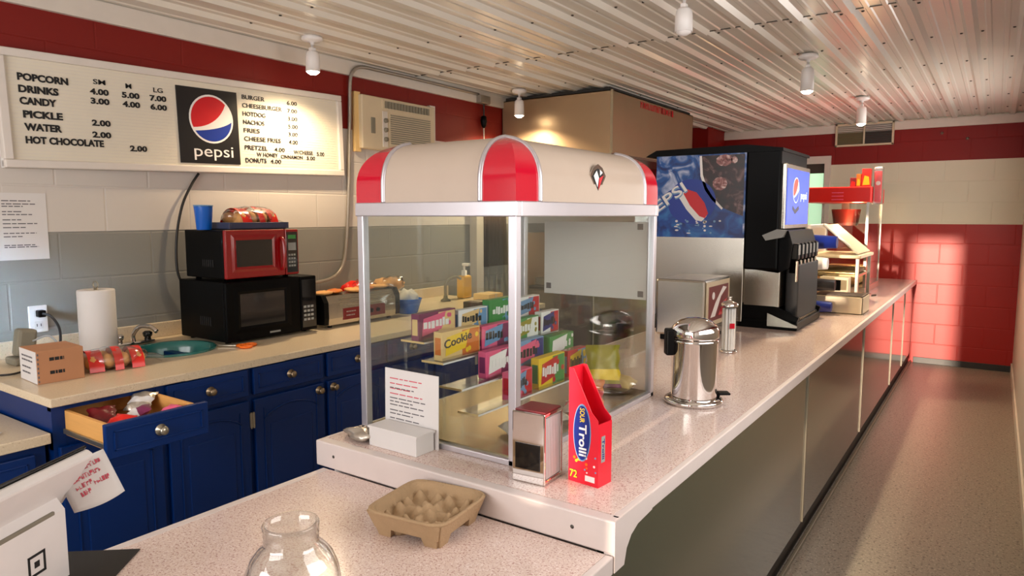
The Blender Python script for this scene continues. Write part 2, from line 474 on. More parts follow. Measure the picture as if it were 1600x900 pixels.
# ------------------------------------------------------------------ the room
LX, RXW, FY, NY, CH = -3.37, 0.20, 8.16, -1.6, 2.45      # left wall, right wall, far wall, near wall, ceiling
ZB, ZC, ZL = 0.914, 0.854, 0.777                          # back counter, raised counter, low counter
mb = MB(); mb.box(LX - 0.2, RXW + 0.2, NY - 0.2, FY + 0.2, -0.08, 0, K['floor'])
struct('floor', mb, 'speckled grey beige terrazzo floor of the aisle', 'floor')

def banded_wall(name, x0, x1, y0, y1, low, ax, label, wht, red, lowm, holes=()):
    mb = MB()
    for z0, z1, m in ((0, low, lowm), (low, 2.045, wht), (2.045, 2.372, red), (2.372, CH + 0.1, wht)):
        segs = [(x0, x1, y0, y1, z0, z1)]
        for (a, b, h0, h1) in holes:
            new = []
            for s in segs:
                lo, hi = (s[0], s[1]) if ax == 0 else (s[2], s[3])
                if b <= lo or a >= hi or h1 <= s[4] or h0 >= s[5]: new.append(s); continue
                def mk(p, q, c, d): new.append((p, q, s[2], s[3], c, d) if ax == 0 else (s[0], s[1], p, q, c, d))
                if a > lo: mk(lo, a, s[4], s[5])
                if b < hi: mk(b, hi, s[4], s[5])
                if h0 > s[4]: mk(max(lo, a), min(hi, b), s[4], h0)
                if h1 < s[5]: mk(max(lo, a), min(hi, b), h1, s[5])
            segs = new
        for s in segs: mb.box(*s, m)
    return struct(name, mb, label, 'wall')
banded_wall('wall_left', LX - 0.15, LX, NY - 0.15, FY + 0.15, 1.437, 1, 'left block wall painted grey, white and red behind the back counter', K['wall_white'], K['wall_red'], K['wall_grey'])
banded_wall('wall_back', LX, RXW, FY, FY + 0.15, 1.42, 0, 'far block wall painted red below and white above, at the end of the aisle', K['far_white'], K['far_red'], K['far_red_lit'],
            holes=[(-1.78, -1.56, 0.0, 2.06)])
banded_wall('wall_right', RXW, RXW + 0.15, NY - 0.15, FY + 0.15, 1.0, 1, 'right wall along the aisle, seen edge on', K['wall_white'], K['wall_red'], K['wall_white'],
            holes=[(0.9, 2.9, 1.2, 2.04), (5.3, 7.1, 1.2, 2.04)])
banded_wall('wall_front', LX, RXW, NY - 0.15, NY, 1.0, 0, 'front wall with a serving window and entrance behind the viewer', K['far_white'], K['far_red'], K['far_white'],
            holes=[(-2.9, -0.8, 1.1, 2.1), (-0.62, -0.25, 0.03, 2.06)])
mb = MB(); mb.box(-5.0, -0.85, -4.3, -4.0, 0, 3.2, K['wall_grey'])  # added out of view to keep the sun out of the serving window
struct('wall_sun_block', mb, 'unseen wall added behind the viewer to block low sun', 'wall')
# far doorway beside the popcorn warmer
mb = MB()
mb.box(-1.84, -1.78, FY - 0.03, FY + 0.02, 0, 2.14, K['trim_white']); mb.box(-1.56, -1.50, FY - 0.03, FY + 0.02, 0, 2.14, K['trim_white'])
mb.box(-1.78, -1.56, FY - 0.03, FY + 0.02, 2.06, 2.14, K['trim_white'])
mb.box(-1.78, -1.56, FY + 0.03, FY + 0.07, 0, 2.06, K['brown'])
mb.box(-1.765, -1.575, FY + 0.022, FY + 0.032, 0.3, 1.96, K['door_light'])
struct('door_1', mb, 'narrow far door with a daylit pane and white frame, beside the red popcorn cabinet', 'door')

# ribbed metal ceiling: two lapped sheets with ribs running down the room, and their screws
mb = MB()
def sheet(y0, y1, z):
    prof = []
    x = LX - 0.1
    k0 = math.floor((LX - 0.1 + 0.17) / 0.23)
    xs = -0.17 + 0.23 * k0
    pts = [(LX - 0.1, 0.0)]
    while xs < RXW + 0.1:
        for dx, dz in ((-0.034, 0), (-0.016, -0.022), (0.016, -0.022), (0.034, 0), (0.062, 0), (0.068, -0.005), (0.086, -0.005), (0.092, 0), (0.138, 0), (0.144, -0.005), (0.162, -0.005), (0.168, 0)):
            px = xs + dx
            if LX - 0.1 < px < RXW + 0.1: pts.append((px, dz))
        xs += 0.23
    pts.append((RXW + 0.1, 0.0))
    n = len(pts)
    vs = [(x, y0, z + d) for x, d in pts] + [(x, y1, z + d) for x, d in pts] + [(x, y0, z + d + 0.004) for x, d in pts] + [(x, y1, z + d + 0.004) for x, d in pts]
    fs = []
    for i in range(n - 1):
        fs += [(i, i + 1, n + i + 1, n + i), (2 * n + i, 3 * n + i, 3 * n + i + 1, 2 * n + i + 1), (i, 2 * n + i, 2 * n + i + 1, i + 1), (n + i, n + i + 1, 3 * n + i + 1, 3 * n + i)]
    mb.add(vs, fs, K['ceiling'])
sheet(NY - 0.1, 3.66, CH + 0.014)
sheet(3.60, FY + 0.1, CH + 0.022)
mb.box(LX - 0.1, RXW + 0.1, 3.655, 3.663, CH + 0.010, CH + 0.02, K['screw'])
for y in (0.6, 1.4, 2.2, 3.0, 3.75, 4.5, 5.3, 6.1, 6.9, 7.7):
    x = -0.17 - 0.23 * 13
    while x < RXW:
        for dx in (0.048, 0.184):
            px = x + dx; zz = CH + (0.014 if y < 3.6 else 0.022)
            mb.lathe([(0, -0.006), (0.006, -0.005), (0.008, 0.0)], K['screw'], (px, y, zz), 6)
        x += 0.23
struct('ceiling', mb, 'white ribbed metal ceiling with rows of screws', 'ceiling')
# white boards at the top of the walls
mb = MB(); mb.box(LX, LX + 0.022, NY, 5.0, 2.372, CH + 0.01, K['trim_white'], 0.002)
struct('trim_1', mb, 'white board along the top of the left wall', 'trim')
mb = MB(); mb.box(-2.66, RXW, FY - 0.022, FY, 2.372, CH + 0.01, K['trim_white'], 0.002)
struct('trim_2', mb, 'white board along the top of the far wall', 'trim')
mb = MB(); mb.box(-0.63, RXW, FY - 0.012, FY, 0, 0.06, K['kick'], 0.002)
struct('baseboard_back', mb, 'dark base strip at the foot of the far red wall', 'baseboard')
mb = MB(); mb.box(RXW - 0.012, RXW, 0.0, FY - 0.012, 0, 0.09, K['trim_white'], 0.002)
struct('baseboard_right', mb, 'pale base strip along the right wall', 'baseboard')
mb = MB(); mb.box(LX, -2.66, 7.6, FY, 0, CH + 0.02, K['far_red'])
struct('wall_corner', mb, 'red pier in the far left corner behind the hood', 'wall')

# ------------------------------------------------------------------ the long service counter
ctr = thing('service_counter', 'long raised service counter with pink speckled top and olive grey front panels', 'counter', (-1.12, 4.7, 0))
def L_(o): return MB(T(-o.location.x, -o.location.y, -o.location.z))
mb = L_(ctr); mb.box(-1.594, -0.655, 1.335, 8.13, ZC - 0.035, ZC, K['laminate'])
mb.build('counter_top', ctr)
mb = L_(ctr)
mb.box(-0.655, -0.636, 1.322, 8.13, ZC - 0.042, ZC, K['edge_white'], 0.003)
mb.build('edge_trim', ctr)
mb = L_(ctr)
mb.box(-1.606, -1.594, 1.322, 8.13, ZC - 0.042, ZC, K['edge_white'], 0.003)
mb.build('edge_trim', ctr)
mb = L_(ctr)
mb.box(-1.606, -0.636, 1.300, 1.335, ZL + 0.002, ZC, K['edge_white'], 0.004)
for x in (-1.53, -0.74): mb.lathe([(0, 0.002), (0.004, 0.001), (0.005, 0)], K['screw'], n=8, M=T(x, 1.300, ZL + 0.04) @ RX(R(90)))
mb.prism([(1.302, 0.738), (1.302, ZC - 0.0005), (1.50, ZC - 0.0005), (1.50, ZC - 0.042), (1.42, ZC - 0.047), (1.385, ZC - 0.060), (1.362, ZC - 0.082), (1.350, 0.738)], 0.026, K['edge_white'], frame((-0.661, 0, 0), (0, 1, 0), (0, 0, 1)))
ft = mb.build('end_fascia', ctr); ft['label'] = 'white painted fascia at the near end'
ys = [1.32, 3.30, 4.93, 6.47, 7.35, 8.13]
for a, b in zip(ys, ys[1:]):
    mb = L_(ctr); mb.box(-0.69, -0.662, a + 0.006, b - 0.006, 0.10, ZC - 0.042, K['panel'])
    mb.build('front_panel', ctr)
for y in ys[1:-1]:
    mb = L_(ctr); mb.box(-0.668, -0.656, y - 0.006, y + 0.006, 0.10, ZC - 0.042, K['joint']); mb.build('joint_strip', ctr)
mb = L_(ctr); mb.box(-0.72, -0.675, 1.32, 8.13, 0, 0.10, K['kick'])
mb.build('kick_board', ctr)
mb = L_(ctr); mb.box(-0.66, -0.645, 1.32, 8.13, 0.0, 0.018, K['joint'], 0.003); mb.build('floor_strip', ctr)
mb = L_(ctr); mb.box(-1.58, -0.70, 1.345, 8.12, 0.0, ZC - 0.036, K['white']); mb.build('body', ctr)

low = thing('checkout_counter', 'low near counter with pink speckled top and thin white edge', 'counter', (-1.12, 0.4, 0))
mb = L_(low); mb.box(-1.546, -0.655, -0.48, 1.298, ZL - 0.035, ZL, K['laminate']); mb.build('counter_top', low)
mb = L_(low)
mb.box(-1.572, -1.546, -0.48, 1.298, ZL - 0.04, ZL + 0.001, K['edge_white'], 0.003)
mb.build('edge_trim', low)
mb = L_(low)
mb.box(-0.655, -0.636, -0.48, 1.298, ZL - 0.04, ZL + 0.001, K['edge_white'], 0.003)
mb.build('edge_trim', low)
mb = L_(low); mb.box(-1.54, -0.70, -0.46, 1.298, 0.0, ZL - 0.036, K['white'])
mb.box(-0.70, -0.662, -0.46, 1.298, 0.10, ZL - 0.041, K['panel']); mb.build('body', low)

# ------------------------------------------------------------------ blue cabinets under the back counter
CX = -2.515                                        # cabinet face
def raised_front(mb, x, y0, y1, z0, z1, arch=False):
    """a door or drawer front: slab with a bevelled edge, a routed frame line and a raised field"""
    mb.box(x, x + 0.019, y0, y1, z0, z1, K['blue'], 0.004)
    e = 0.042 if (z1 - z0) > 0.2 else 0.024
    for (a, b, c, d) in ((y0 + e, y0 + e + 0.006, z0 + e, z1 - e), (y1 - e - 0.006, y1 - e, z0 + e, z1 - e), (y0 + e, y1 - e, z0 + e, z0 + e + 0.006)):
        mb.box(x + 0.018, x + 0.0225, a, b, c, d, K['blue'], 0.0015)
    if not arch: mb.box(x + 0.018, x + 0.0225, y0 + e, y1 - e, z1 - e - 0.006, z1 - e, K['blue'], 0.0015)
    else:
        w = y1 - y0 - 2 * e
        pts = [(x + 0.020, y0 + e + w * t, z1 - e - 0.05 + 0.05 * max(0, math.sin(math.pi * t)) ** 0.7 * 0.9) for t in [i / 14 for i in range(15)]]
        mb.tube(pts, 0.004, K['blue'], 6)
        mb.box(x + 0.012, x + 0.022, y0 + e + 0.03, y1 - e - 0.03, z0 + e + 0.03, z1 - e - 0.075, K['blue'], 0.004)
def knob(parent, x, y, z, m='brass'):
    mb = MB(T(x, y, z) @ RY(R(90)))
    mb.lathe([(0.019, 0), (0.019, 0.003), (0.007, 0.005), (0.006, 0.014), (0.013, 0.018), (0.015, 0.024), (0.011, 0.029), (0, 0.030)], K[m], n=16)
    return mb.build('knob', parent)
def hinge(mb, x, y, z): mb.box(x, x + 0.006, y - 0.006, y + 0.006, z - 0.03, z + 0.03, K['nickel'], 0.002); mb.cyl((x + 0.005, y, z - 0.034), (x + 0.005, y, z + 0.034), 0.004, K['nickel'], 8)
def cabinet(name, y0, y1, label, open_first=False, top=0.884, hinges_mid=False):
    w = (y1 - y0) / 2
    t = thing(name, label, 'cabinet', (-2.9, (y0 + y1) / 2, 0), 0, 'blue base cabinets')
    oy = -(y0 + y1) / 2
    mb = MB(T(2.9, oy, 0))
    mb.box(-3.33, -2.54, y0, y0 + 0.018, 0.0, top, K['blue']); mb.box(-3.33, -2.54, y1 - 0.018, y1, 0.0, top, K['blue'])
    mb.box(-3.33, -2.54, y0, y1, 0.09, 0.11, K['blue']); mb.box(-3.345, -3.33, y0, y1, 0.0, top, K['blue'])
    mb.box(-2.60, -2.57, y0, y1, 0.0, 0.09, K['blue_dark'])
    mb.box(-2.54, CX, y0, y1, top - 0.018, top, K['blue']); mb.box(-2.54, CX, y0, y1, 0.735, 0.775, K['blue']); mb.box(-2.54, CX, y0, y1, 0.085, 0.125, K['blue'])
    for y in (y0, (y0 + y1) / 2 - 0.02, y1 - 0.04 if y1 - y0 > 0.5 else y1 - 0.03): mb.box(-2.541, CX + 0.0012, y, y + (0.04 if y + 0.04 <= y1 else y1 - y), 0.084, top - 0.0008, K['blue'])
    mb.build('body', t)
    for k in range(2):
        a = y0 + k * w + 0.012; b = y0 + (k + 1) * w - 0.012
        d = MB(T(2.9, oy, 0)); raised_front(d, CX, a, b, 0.115, 0.745, True)
        do = d.build('door', t)
        ky = (b - 0.03) if k == 0 else (a + 0.03)
        if not open_first:
            kp = knob(do, CX + 0.019 + 2.9, ky + oy, 0.715)
        hb = MB(T(2.9, oy, 0)); hinge(hb, CX + 0.014, (a - 0.006) if k == 0 else (b + 0.006), 0.66); hb.build('hinge', do); hb = MB(T(2.9, oy, 0)); hinge(hb, CX + 0.014, (a - 0.006) if k == 0 else (b + 0.006), 0.2)
        hb.build('hinge', do)
        if k == 0 and open_first: continue
        d = MB(T(2.9, oy, 0)); raised_front(d, CX, a, b, 0.765, 0.878)
        d.box(-3.0, CX, a + 0.02, b - 0.02, 0.785, 0.86, K['wood'])
        dr = d.build('drawer', t)
        knob(dr, CX + 0.021 + 2.9, (a + b) / 2 + oy, 0.822)
    return t
cabA = cabinet('base_cabinet', 0.965, 1.70, 'blue double cabinet with a drawer pulled open, nearest the low desk', True)
# the open drawer
dx = 0.30
dm = MB(T(2.9, -(0.965 + 1.70) / 2, 0))
dm.M = dm.M @ T(dx, 0, 0)
raised_front(dm, CX, 0.985, 1.325, 0.760, 0.872)
dr = dm.build('drawer', cabA); dr['label'] = 'open wooden drawer with blue front'
mb = MB(T(2.9 + dx, -(0.965 + 1.70) / 2, 0))
mb.box(-2.98, CX, 1.005, 1.019, 0.778, 0.862, K['wood'], 0.002); mb.box(-2.98, CX, 1.291, 1.305, 0.778, 0.862, K['wood'], 0.002)
mb.box(-2.98, -2.966, 1.005, 1.305, 0.778, 0.85, K['wood']); mb.box(-2.98, CX, 1.01, 1.30, 0.778, 0.784, K['wood'])
mb.build('drawer_box', dr)
mb = MB(T(2.9 + dx, -(0.965 + 1.70) / 2, 0))
mb.box(-2.85, CX - 0.01, 0.997, 1.005, 0.785, 0.802, K['nickel'], 0.002); mb.build('slide', dr); mb = MB(T(2.9 + dx, -(0.965 + 1.70) / 2, 0)); mb.box(-2.85, CX - 0.01, 1.305, 1.313, 0.785, 0.802, K['nickel'], 0.002)
mb.build('slide', dr)
knob(dr, CX + 0.021 + 2.9 + dx, 1.155 - (0.965 + 1.70) / 2, 0.816, 'nickel')
cabinet('base_cabinet', 1.70, 2.48, 'blue double cabinet below the black microwave')
cabinet('base_cabinet', 2.48, 3.22, 'blue double cabinet below the toaster, seen through the candy case')
cabinet('base_cabinet', 3.22, 3.96, 'blue double cabinet at the far end of the back counter')
# packets in the drawer
rnd = random.Random(3)
for i, (x, y, m, a, lab) in enumerate(((-2.30, 1.07, 'bag_red', 0.3, 'red sauce packet near the front of the open drawer'), (-2.37, 1.165, 'purple', -0.4, 'plum coloured packet in the middle of the open drawer'),
        (-2.47, 1.235, 'silver_film', 0.7, 'crumpled silver packet standing at the right of the open drawer'), (-2.44, 1.09, 'maroon', 1.2, 'dark maroon packet at the back of the open drawer'),
        (-2.275, 1.225, 'pink', 0.1, 'pale pink packet against the front of the open drawer'))):
    mb = MB(); pillow(mb, 0.085, 0.10, 0.03, K[m], T(0, 0, 0.0) @ RX(R(25)), wob=0.006, rnd=rnd, band=[(0.35, 0.6, K['paper'])] if i in (1, 2) else None)
    o = mb.build('snack_packet'); o.location = (x, y, 0.835 if i != 2 else 0.85); o.rotation_euler = (0, 0, a)
    set_props(o, lab, 'packet', 'packets in the open drawer')
# lower desk at the left
desk = thing('low_desk', 'low blue desk unit with a cream top left of the cabinets', 'desk', (-2.9, 0.4, 0))
mb = L_(desk); mb.box(-3.36, -2.50, -0.5, 0.955, 0.765, 0.80, K['cream_top'], 0.003); mb.build('desk_top', desk)
mb = L_(desk); mb.box(-3.35, -2.54, -0.49, 0.95, 0.0, 0.765, K['blue']); mb.build('body', desk)
mb = L_(desk); raised_front(mb, -2.54, 0.46, 0.915, 0.60, 0.735); d = mb.build('drawer', desk); knob(d, -2.52 + 2.9, 0.71 - 0.4, 0.665)
mb = L_(desk); raised_front(mb, -2.54, 0.46, 0.915, 0.115, 0.58, True); d = mb.build('door', desk)
mb = L_(desk); hinge(mb, -2.525, 0.925, 0.53); mb.build('hinge', d)

# back counter top with sink hole covered by its basin
top = thing('back_counter_top', 'long cream worktop on the blue cabinets along the left wall', 'worktop', (-2.93, 2.45, ZB))
mb = L_(top)
SX, SY, SR = -2.985, 1.640, 0.18
ring = [(SX + 0.174 * math.cos(2 * math.pi * k / 32), SY + 0.174 * math.sin(2 * math.pi * k / 32)) for k in range(32)]
# slab around a round hole: front, back, left, right boxes plus corner fill
mb.box(-3.36, -2.49, 0.955, SY - 0.22, ZB - 0.03, ZB, K['cream_top'], 0.004)
mb.box(-3.36, -2.49, SY + 0.22, 3.98, ZB - 0.03, ZB, K['cream_top'], 0.004)
mb.box(-3.36, SX - 0.22, SY - 0.225, SY + 0.225, ZB - 0.03, ZB, K['cream_top']); mb.box(SX + 0.22, -2.49, SY - 0.225, SY + 0.225, ZB - 0.03, ZB, K['cream_top'])
vs = [(x, y, ZB) for x, y in ring]; sq = []
for k in range(32):
    c, s_ = math.cos(2 * math.pi * k / 32), math.sin(2 * math.pi * k / 32); q = 0.222 / max(abs(c), abs(s_))
    sq.append((SX + q * c, SY + q * s_, ZB))
mb.add(vs + sq, [(k, (k + 1) % 32, 32 + (k + 1) % 32, 32 + k) for k in range(32)], K['cream_top'])
mb.build('worktop', top)
mb = MB(); mb.box(-3.368, -3.345, 0.955, 3.98, ZB + 0.0005, 0.985, K['cream_top'], 0.003)
set_props(mb.build('backsplash'), 'low cream backsplash strip along the foot of the left wall above the worktop', 'backsplash')

sink = thing('round_sink', 'round teal bar sink set in the back counter left of the microwaves', 'sink', (SX, SY, ZB))
mb = MB(); mb.lathe([(0.205, 0.0), (0.207, 0.006), (0.200, 0.010), (0.182, 0.006), (0.172, -0.02), (0.165, -0.10), (0.14, -0.135), (0.03, -0.14), (0.0, -0.14), (0.0, -0.146), (0.15, -0.145), (0.18, -0.10), (0.187, -0.002)], K['teal'], n=40, M=Matrix.Diagonal((0.90, 0.90, 1, 1)))
mb.build('basin', sink)
mb = MB(); mb.lathe([(0.03, -0.139), (0.028, -0.135), (0, -0.136)], K['chrome'], n=16); mb.build('drain', sink)
fc = thing('sink_faucet', 'small chrome faucet behind the teal sink', 'faucet', (-3.235, 1.60, ZB))
mb = MB(); mb.box(-0.025, 0.025, -0.09, 0.09, 0, 0.018, K['chrome'], 0.006); mb.build('base', fc)
mb = MB(); mb.tube(smooth([(0, 0, 0.015), (0.0, 0, 0.05), (0.03, 0.015, 0.085), (0.09, 0.03, 0.09), (0.13, 0.04, 0.07)]), 0.010, K['chrome'], 10); mb.build('spout', fc)
for s_ in (-1, 1):
    mb = MB(); mb.lathe([(0.016, 0.015), (0.014, 0.03), (0.02, 0.035), (0.022, 0.05), (0.012, 0.058), (0, 0.058)], K['black_gloss'] if s_ > 0 else K['chrome'], (0, 0.065 * s_, 0), 14); mb.build('handle', fc)

# ------------------------------------------------------------------ menu board
bd = thing('menu_board', 'wide white letter board with the concession prices on the left wall', 'menu board', (-3.35, 2.07, 1.968))
BO = Vector((-3.335, 1.176, 1.703)); BU = Vector((0, 1.80, 0.047)); BVV = Vector((0, -0.02, 0.482))
BM = T(3.35, -2.07, -1.968) @ frame(BO, (0, 1.80, 0.047), (0, -0.047, 1.80))   # u right, v up, normal +X
BW, BH = 1.80, 0.482
mb = MB(BM)
mb.box(0, BW, 0, BH, -0.033, -0.008, K['white']); mb.build('back_panel', bd)
mb = MB(BM)
mb.box(0, BW, 0, 0.034, -0.03, 0.012, K['board_frame'], 0.005); mb.box(0, BW, BH - 0.034, BH, -0.03, 0.012, K['board_frame'], 0.005)
mb.box(0, 0.034, 0.034, BH - 0.034, -0.03, 0.0118, K['board_frame'], 0.004); mb.box(BW - 0.034, BW, 0.034, BH - 0.034, -0.03, 0.012, K['board_frame'], 0.005)
mb.build('frame', bd)
mb = MB(BM)
mb.box(0.034, BW - 0.034, 0.034, BH - 0.034, -0.008, -0.002, K['board'])
for k in range(28):
    z = 0.045 + k * 0.0145
    mb.box(0.036, 0.742, z, z + 0.0012, -0.002, -0.0012, K['board_frame']); mb.box(1.10, BW - 0.036, z, z + 0.0012, -0.002, -0.0012, K['board_frame'])
def row(s, x, y, w, h=0.026, b=0.022): mb.text(s, T(x, y, -0.001), w, h, K['ink'], (b + 0.014) if h > 0.025 else 0.008, 0.002)
for s, y, w, cols in (('POPCORN', 0.357, 0.192, (('4.00', 0.355), ('5.00', 0.493), ('7.00', 0.622))), ('DRINKS', 0.308, 0.150, (('3.00', 0.355), ('4.00', 0.493), ('6.00', 0.622))),
                    ('CANDY', 0.260, 0.138, ()), ('PICKLE', 0.206, 0.150, (('2.00', 0.352),)), ('WATER', 0.154, 0.142, (('2.00', 0.350),)), ('HOT CHOCOLATE', 0.101, 0.310, (('2.00', 0.510),))):
    row(s, 0.077 + (0.008 if y < 0.22 else 0), y, w, 0.031, 0.028)
    for c, x in cols:
        row(c, x, y - (0.026 if y > 0.33 else 0.018 if y > 0.28 else 0.012), 0.080, 0.027, 0.022)
row('SM', 0.372, 0.377, 0.052, 0.022); row('M', 0.513, 0.375, 0.026, 0.022); row('LG', 0.642, 0.372, 0.045, 0.022)
Y0 = 0.400
for i, (s, w, p, pw) in enumerate((('BURGER', 0.140, '6.00', 0.068), ('CHEESEBURGER', 0.250, '7.00', 0.066), ('HOTDOG', 0.140, '3.00', 0.066), ('NACHOS', 0.130, '5.00', 0.066), ('FRIES', 0.098, '3.00', 0.062), ('CHEESE FRIES', 0.232, '4.00', 0.060))):
    y = Y0 - i * 0.0435 - 0.008
    row(s, 1.118, y, w, 0.023); row(p, 1.405, y - 0.002, pw, 0.022)
row('PRETZEL', 1.118, 0.128, 0.142, 0.023); row('4.00', 1.305, 0.126, 0.068, 0.021); row('W/CHEESE', 1.435, 0.118, 0.135, 0.021); row('5.00', 1.60, 0.114, 0.055, 0.023)
row('W HONEY', 1.190, 0.094, 0.135, 0.021); row('CINNAMON', 1.345, 0.090, 0.150, 0.019); row('5.00', 1.525, 0.088, 0.060, 0.021)
row('DONUTS', 1.118, 0.060, 0.130, 0.024); row('4.00', 1.275, 0.060, 0.070, 0.022)
mb.build('letter_panel', bd)
mb = MB(BM)
mb.box(0.752, 1.085, 0.046, 0.420, -0.002, 0.003, K['sign_black'], 0.001)
globe(mb, T(0.932, 0.270, 0.003) @ RZ(R(-8)), 0.122, K['sign_white'], K['sign_red'], K['sign_blue'])
mb.text('pepsi', T(0.826, 0.062, 0.003), 0.218, 0.072, K['sign_white'], 0.0, 0.0012)
mb.build('drink_sign', bd)['label'] = 'black drinks sign with a red, white and blue globe'

# ------------------------------------------------------------------ wall fittings at the left
o = MB(frame((LX + 0.0015, 1.135, 1.322), (0, 1, 0), (0, 0, 1)))
o.box(0, 0.195, 0, 0.28, 0, 0.0012, K['paper']); lines(o, T(0.03, 0, 0.0012), 0.14, [0.245, 0.232, 0.222, 0.200, 0.188, 0.166, 0.150, 0.134, 0.110, 0.096, 0.060, 0.052], K['ink_soft'], 0.004, random.Random(5), 0.9)
set_props(o.build('wall_notice'), 'white printed notice taped to the wall below the menu board', 'notice')
ot = thing('power_outlet', 'white power outlet plate with a black plug on the grey wall', 'outlet', (LX, 1.268, 1.065))
mb = MB(); mb.box(0, 0.008, -0.036, 0.036, -0.058, 0.058, K['white'], 0.003); mb.build('plate', ot)
mb = MB()
for z in (0.026, -0.026): mb.box(0.008, 0.010, -0.016, 0.016, z - 0.016, z + 0.016, K['paper'], 0.001); mb.box(0.0095, 0.0105, -0.009, -0.006, z - 0.006, z + 0.006, K['ink']); mb.box(0.0095, 0.0105, 0.006, 0.009, z - 0.006, z + 0.006, K['ink'])
mb.build('socket', ot)
cd = thing('plug_cord', 'black plug and cord hanging from the white outlet', 'cord', (LX + 0.0105, 1.272, 1.09))
mb = MB(); mb.box(0.0, 0.035, -0.016, 0.014, -0.015, 0.015, K['black'], 0.005); mb.build('plug', cd)
mb = MB(); mb.tube(smooth([(0.034, 0, 0), (0.06, 0.02, -0.01), (0.066, 0.045, -0.06), (0.06, 0.05, -0.12), (0.06, 0.035, -0.172)]), 0.0055, K['cord'], 8); mb.build('cord', cd)

mb = MB(); mb.tube(smooth([(-3.355, 2.030, 1.72), (-3.35, 1.985, 1.66), (-3.345, 1.93, 1.56), (-3.345, 1.895, 1.42), (-3.345, 1.885, 1.28), (-3.345, 1.90, 1.19), (-3.34, 1.96, 1.12), (-3.33, 2.05, 1.06)]), 0.0065, K['cord'], 8)
set_props(mb.build('black_cable'), 'black cable hanging from the menu board down behind the microwaves', 'cable')
# conduit: along the ceiling edge, down the wall right of the board, elbow to the left at the bottom
mb = MB()
mb.tube(smooth([(-3.345, 4.36, 2.436), (-3.33, 3.8, 2.436), (-3.33, 3.3, 2.436), (-3.33, 3.14, 2.432), (-3.335, 3.075, 2.40), (-3.345, 3.055, 2.33), (-3.352, 3.05, 2.1), (-3.352, 3.03, 1.7), (-3.352, 3.00, 1.35), (-3.352, 2.965, 1.20), (-3.352, 2.90, 1.135), (-3.352, 2.80, 1.11), (-3.352, 2.62, 1.10)], 6), 0.011, K['conduit'], 10)
set_props(mb.build('wall_conduit'), 'thin metal conduit running down the wall right of the menu board and along the ceiling', 'conduit')
jb = thing('junction_box', 'small metal junction box at the ceiling with a hanging black pull switch', 'junction box', (-3.34, 4.40, 2.40))
mb = MB(); mb.box(-0.028, 0.03, -0.06, 0.07, -0.03, 0.03, K['conduit'], 0.004); mb.build('box', jb)
mb = MB(); mb.tube(smooth([(0, 0.02, -0.03), (0.0, 0.022, -0.08), (0.0, 0.02, -0.12)]), 0.006, K['cord'], 8)
mb.lathe([(0, -0.115), (0.02, -0.125), (0.026, -0.16), (0.018, -0.2), (0.008, -0.215), (0, -0.215)], K['black'], (0, 0.02, 0), 12); mb.build('pull_switch', jb)
mb = MB(); mb.cyl((0, 0.02, -0.21), (0, 0.02, -0.36), 0.006, K['conduit'], 8); mb.build('rod', jb)

ac = thing('air_conditioner', 'beige window air conditioner mounted in the left wall beside the menu board', 'air conditioner', (LX, 3.46, 1.93))
mb = MB(); mb.box(0.0, 0.06, -0.345, 0.345, 0.0, 0.335, K['bone'], 0.008)
mb.box(0.0, 0.03, -0.375, -0.33, -0.02, 0.35, K['tan']); mb.box(0.0, 0.03, 0.33, 0.385, -0.02, 0.35, K['trim_white']); mb.build('housing', ac)
mb = MB(); mb.box(0.055, 0.066, -0.115, 0.30, 0.03, 0.245, K['bone'], 0.004)
for k in range(14): mb.box(0.064, 0.072, -0.10, 0.285, 0.045 + k * 0.014, 0.051 + k * 0.014, K['louver'])
mb.build('grille', ac)
mb = MB(); mb.box(0.055, 0.064, -0.17, 0.30, 0.262, 0.322, K['bone'], 0.003)
for k in range(15): mb.box(0.062, 0.070, -0.15 + k * 0.029, -0.128 + k * 0.029, 0.270, 0.314, K['louver'])
mb.build('air_outlet', ac)
mb = MB(); mb.box(0.055, 0.066, -0.17, -0.125, 0.02, 0.25, K['trim_white'], 0.003)
for z in (0.07, 0.13, 0.19): mb.lathe([(0.016, 0), (0.014, 0.014), (0, 0.015)], K['louver'], n=14, M=T(0.066, -0.147, z) @ RY(R(90)))
mb.build('control_strip', ac)
mb = MB(); mb.box(0.058, 0.066, -0.27, -0.235, 0.10, 0.20, K['louver'], 0.003); mb.build('badge', ac)

# ------------------------------------------------------------------ exhaust hood and the fryer bank below it
hd = thing('exhaust_hood', 'large stainless steel exhaust hood hanging from the ceiling over the fryers', 'range hood', (-2.87, 5.52, 1.96))
HX0, HX1, HY0, HY1, HZ0, HZ1 = -3.365, -2.375, 4.70, 6.36, 1.96, 2.425
mb = L_(hd)
mb.box(HX0, HX1, HY0, HY0 + 0.006, HZ0, HZ1, K['steel_warm']); mb.box(HX0, HX1, HY1 - 0.006, HY1, HZ0, HZ1, K['steel_warm'])
mb.box(HX1 - 0.006, HX1, HY0, HY1, HZ0, HZ1, K['steel_warm']); mb.box(HX0, HX0 + 0.006, HY0, HY1, HZ0, HZ1, K['steel_warm'])
mb.box(HX0, HX1, HY0, HY1, HZ1 - 0.006, HZ1, K['steel_warm']); mb.build('shell', hd)
mb = L_(hd); mb.cyl((HX1, HY0, HZ0), (HX1, HY0, HZ1), 0.010, K['bone'], 10); mb.box(HX0, HX1 + 0.01, HY0 - 0.008, HY1, HZ0 - 0.012, HZ0 + 0.006, K['steel']); mb.build('corner_trim', hd)
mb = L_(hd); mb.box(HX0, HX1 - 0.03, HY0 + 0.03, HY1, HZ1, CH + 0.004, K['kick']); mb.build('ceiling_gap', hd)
mb = L_(hd)
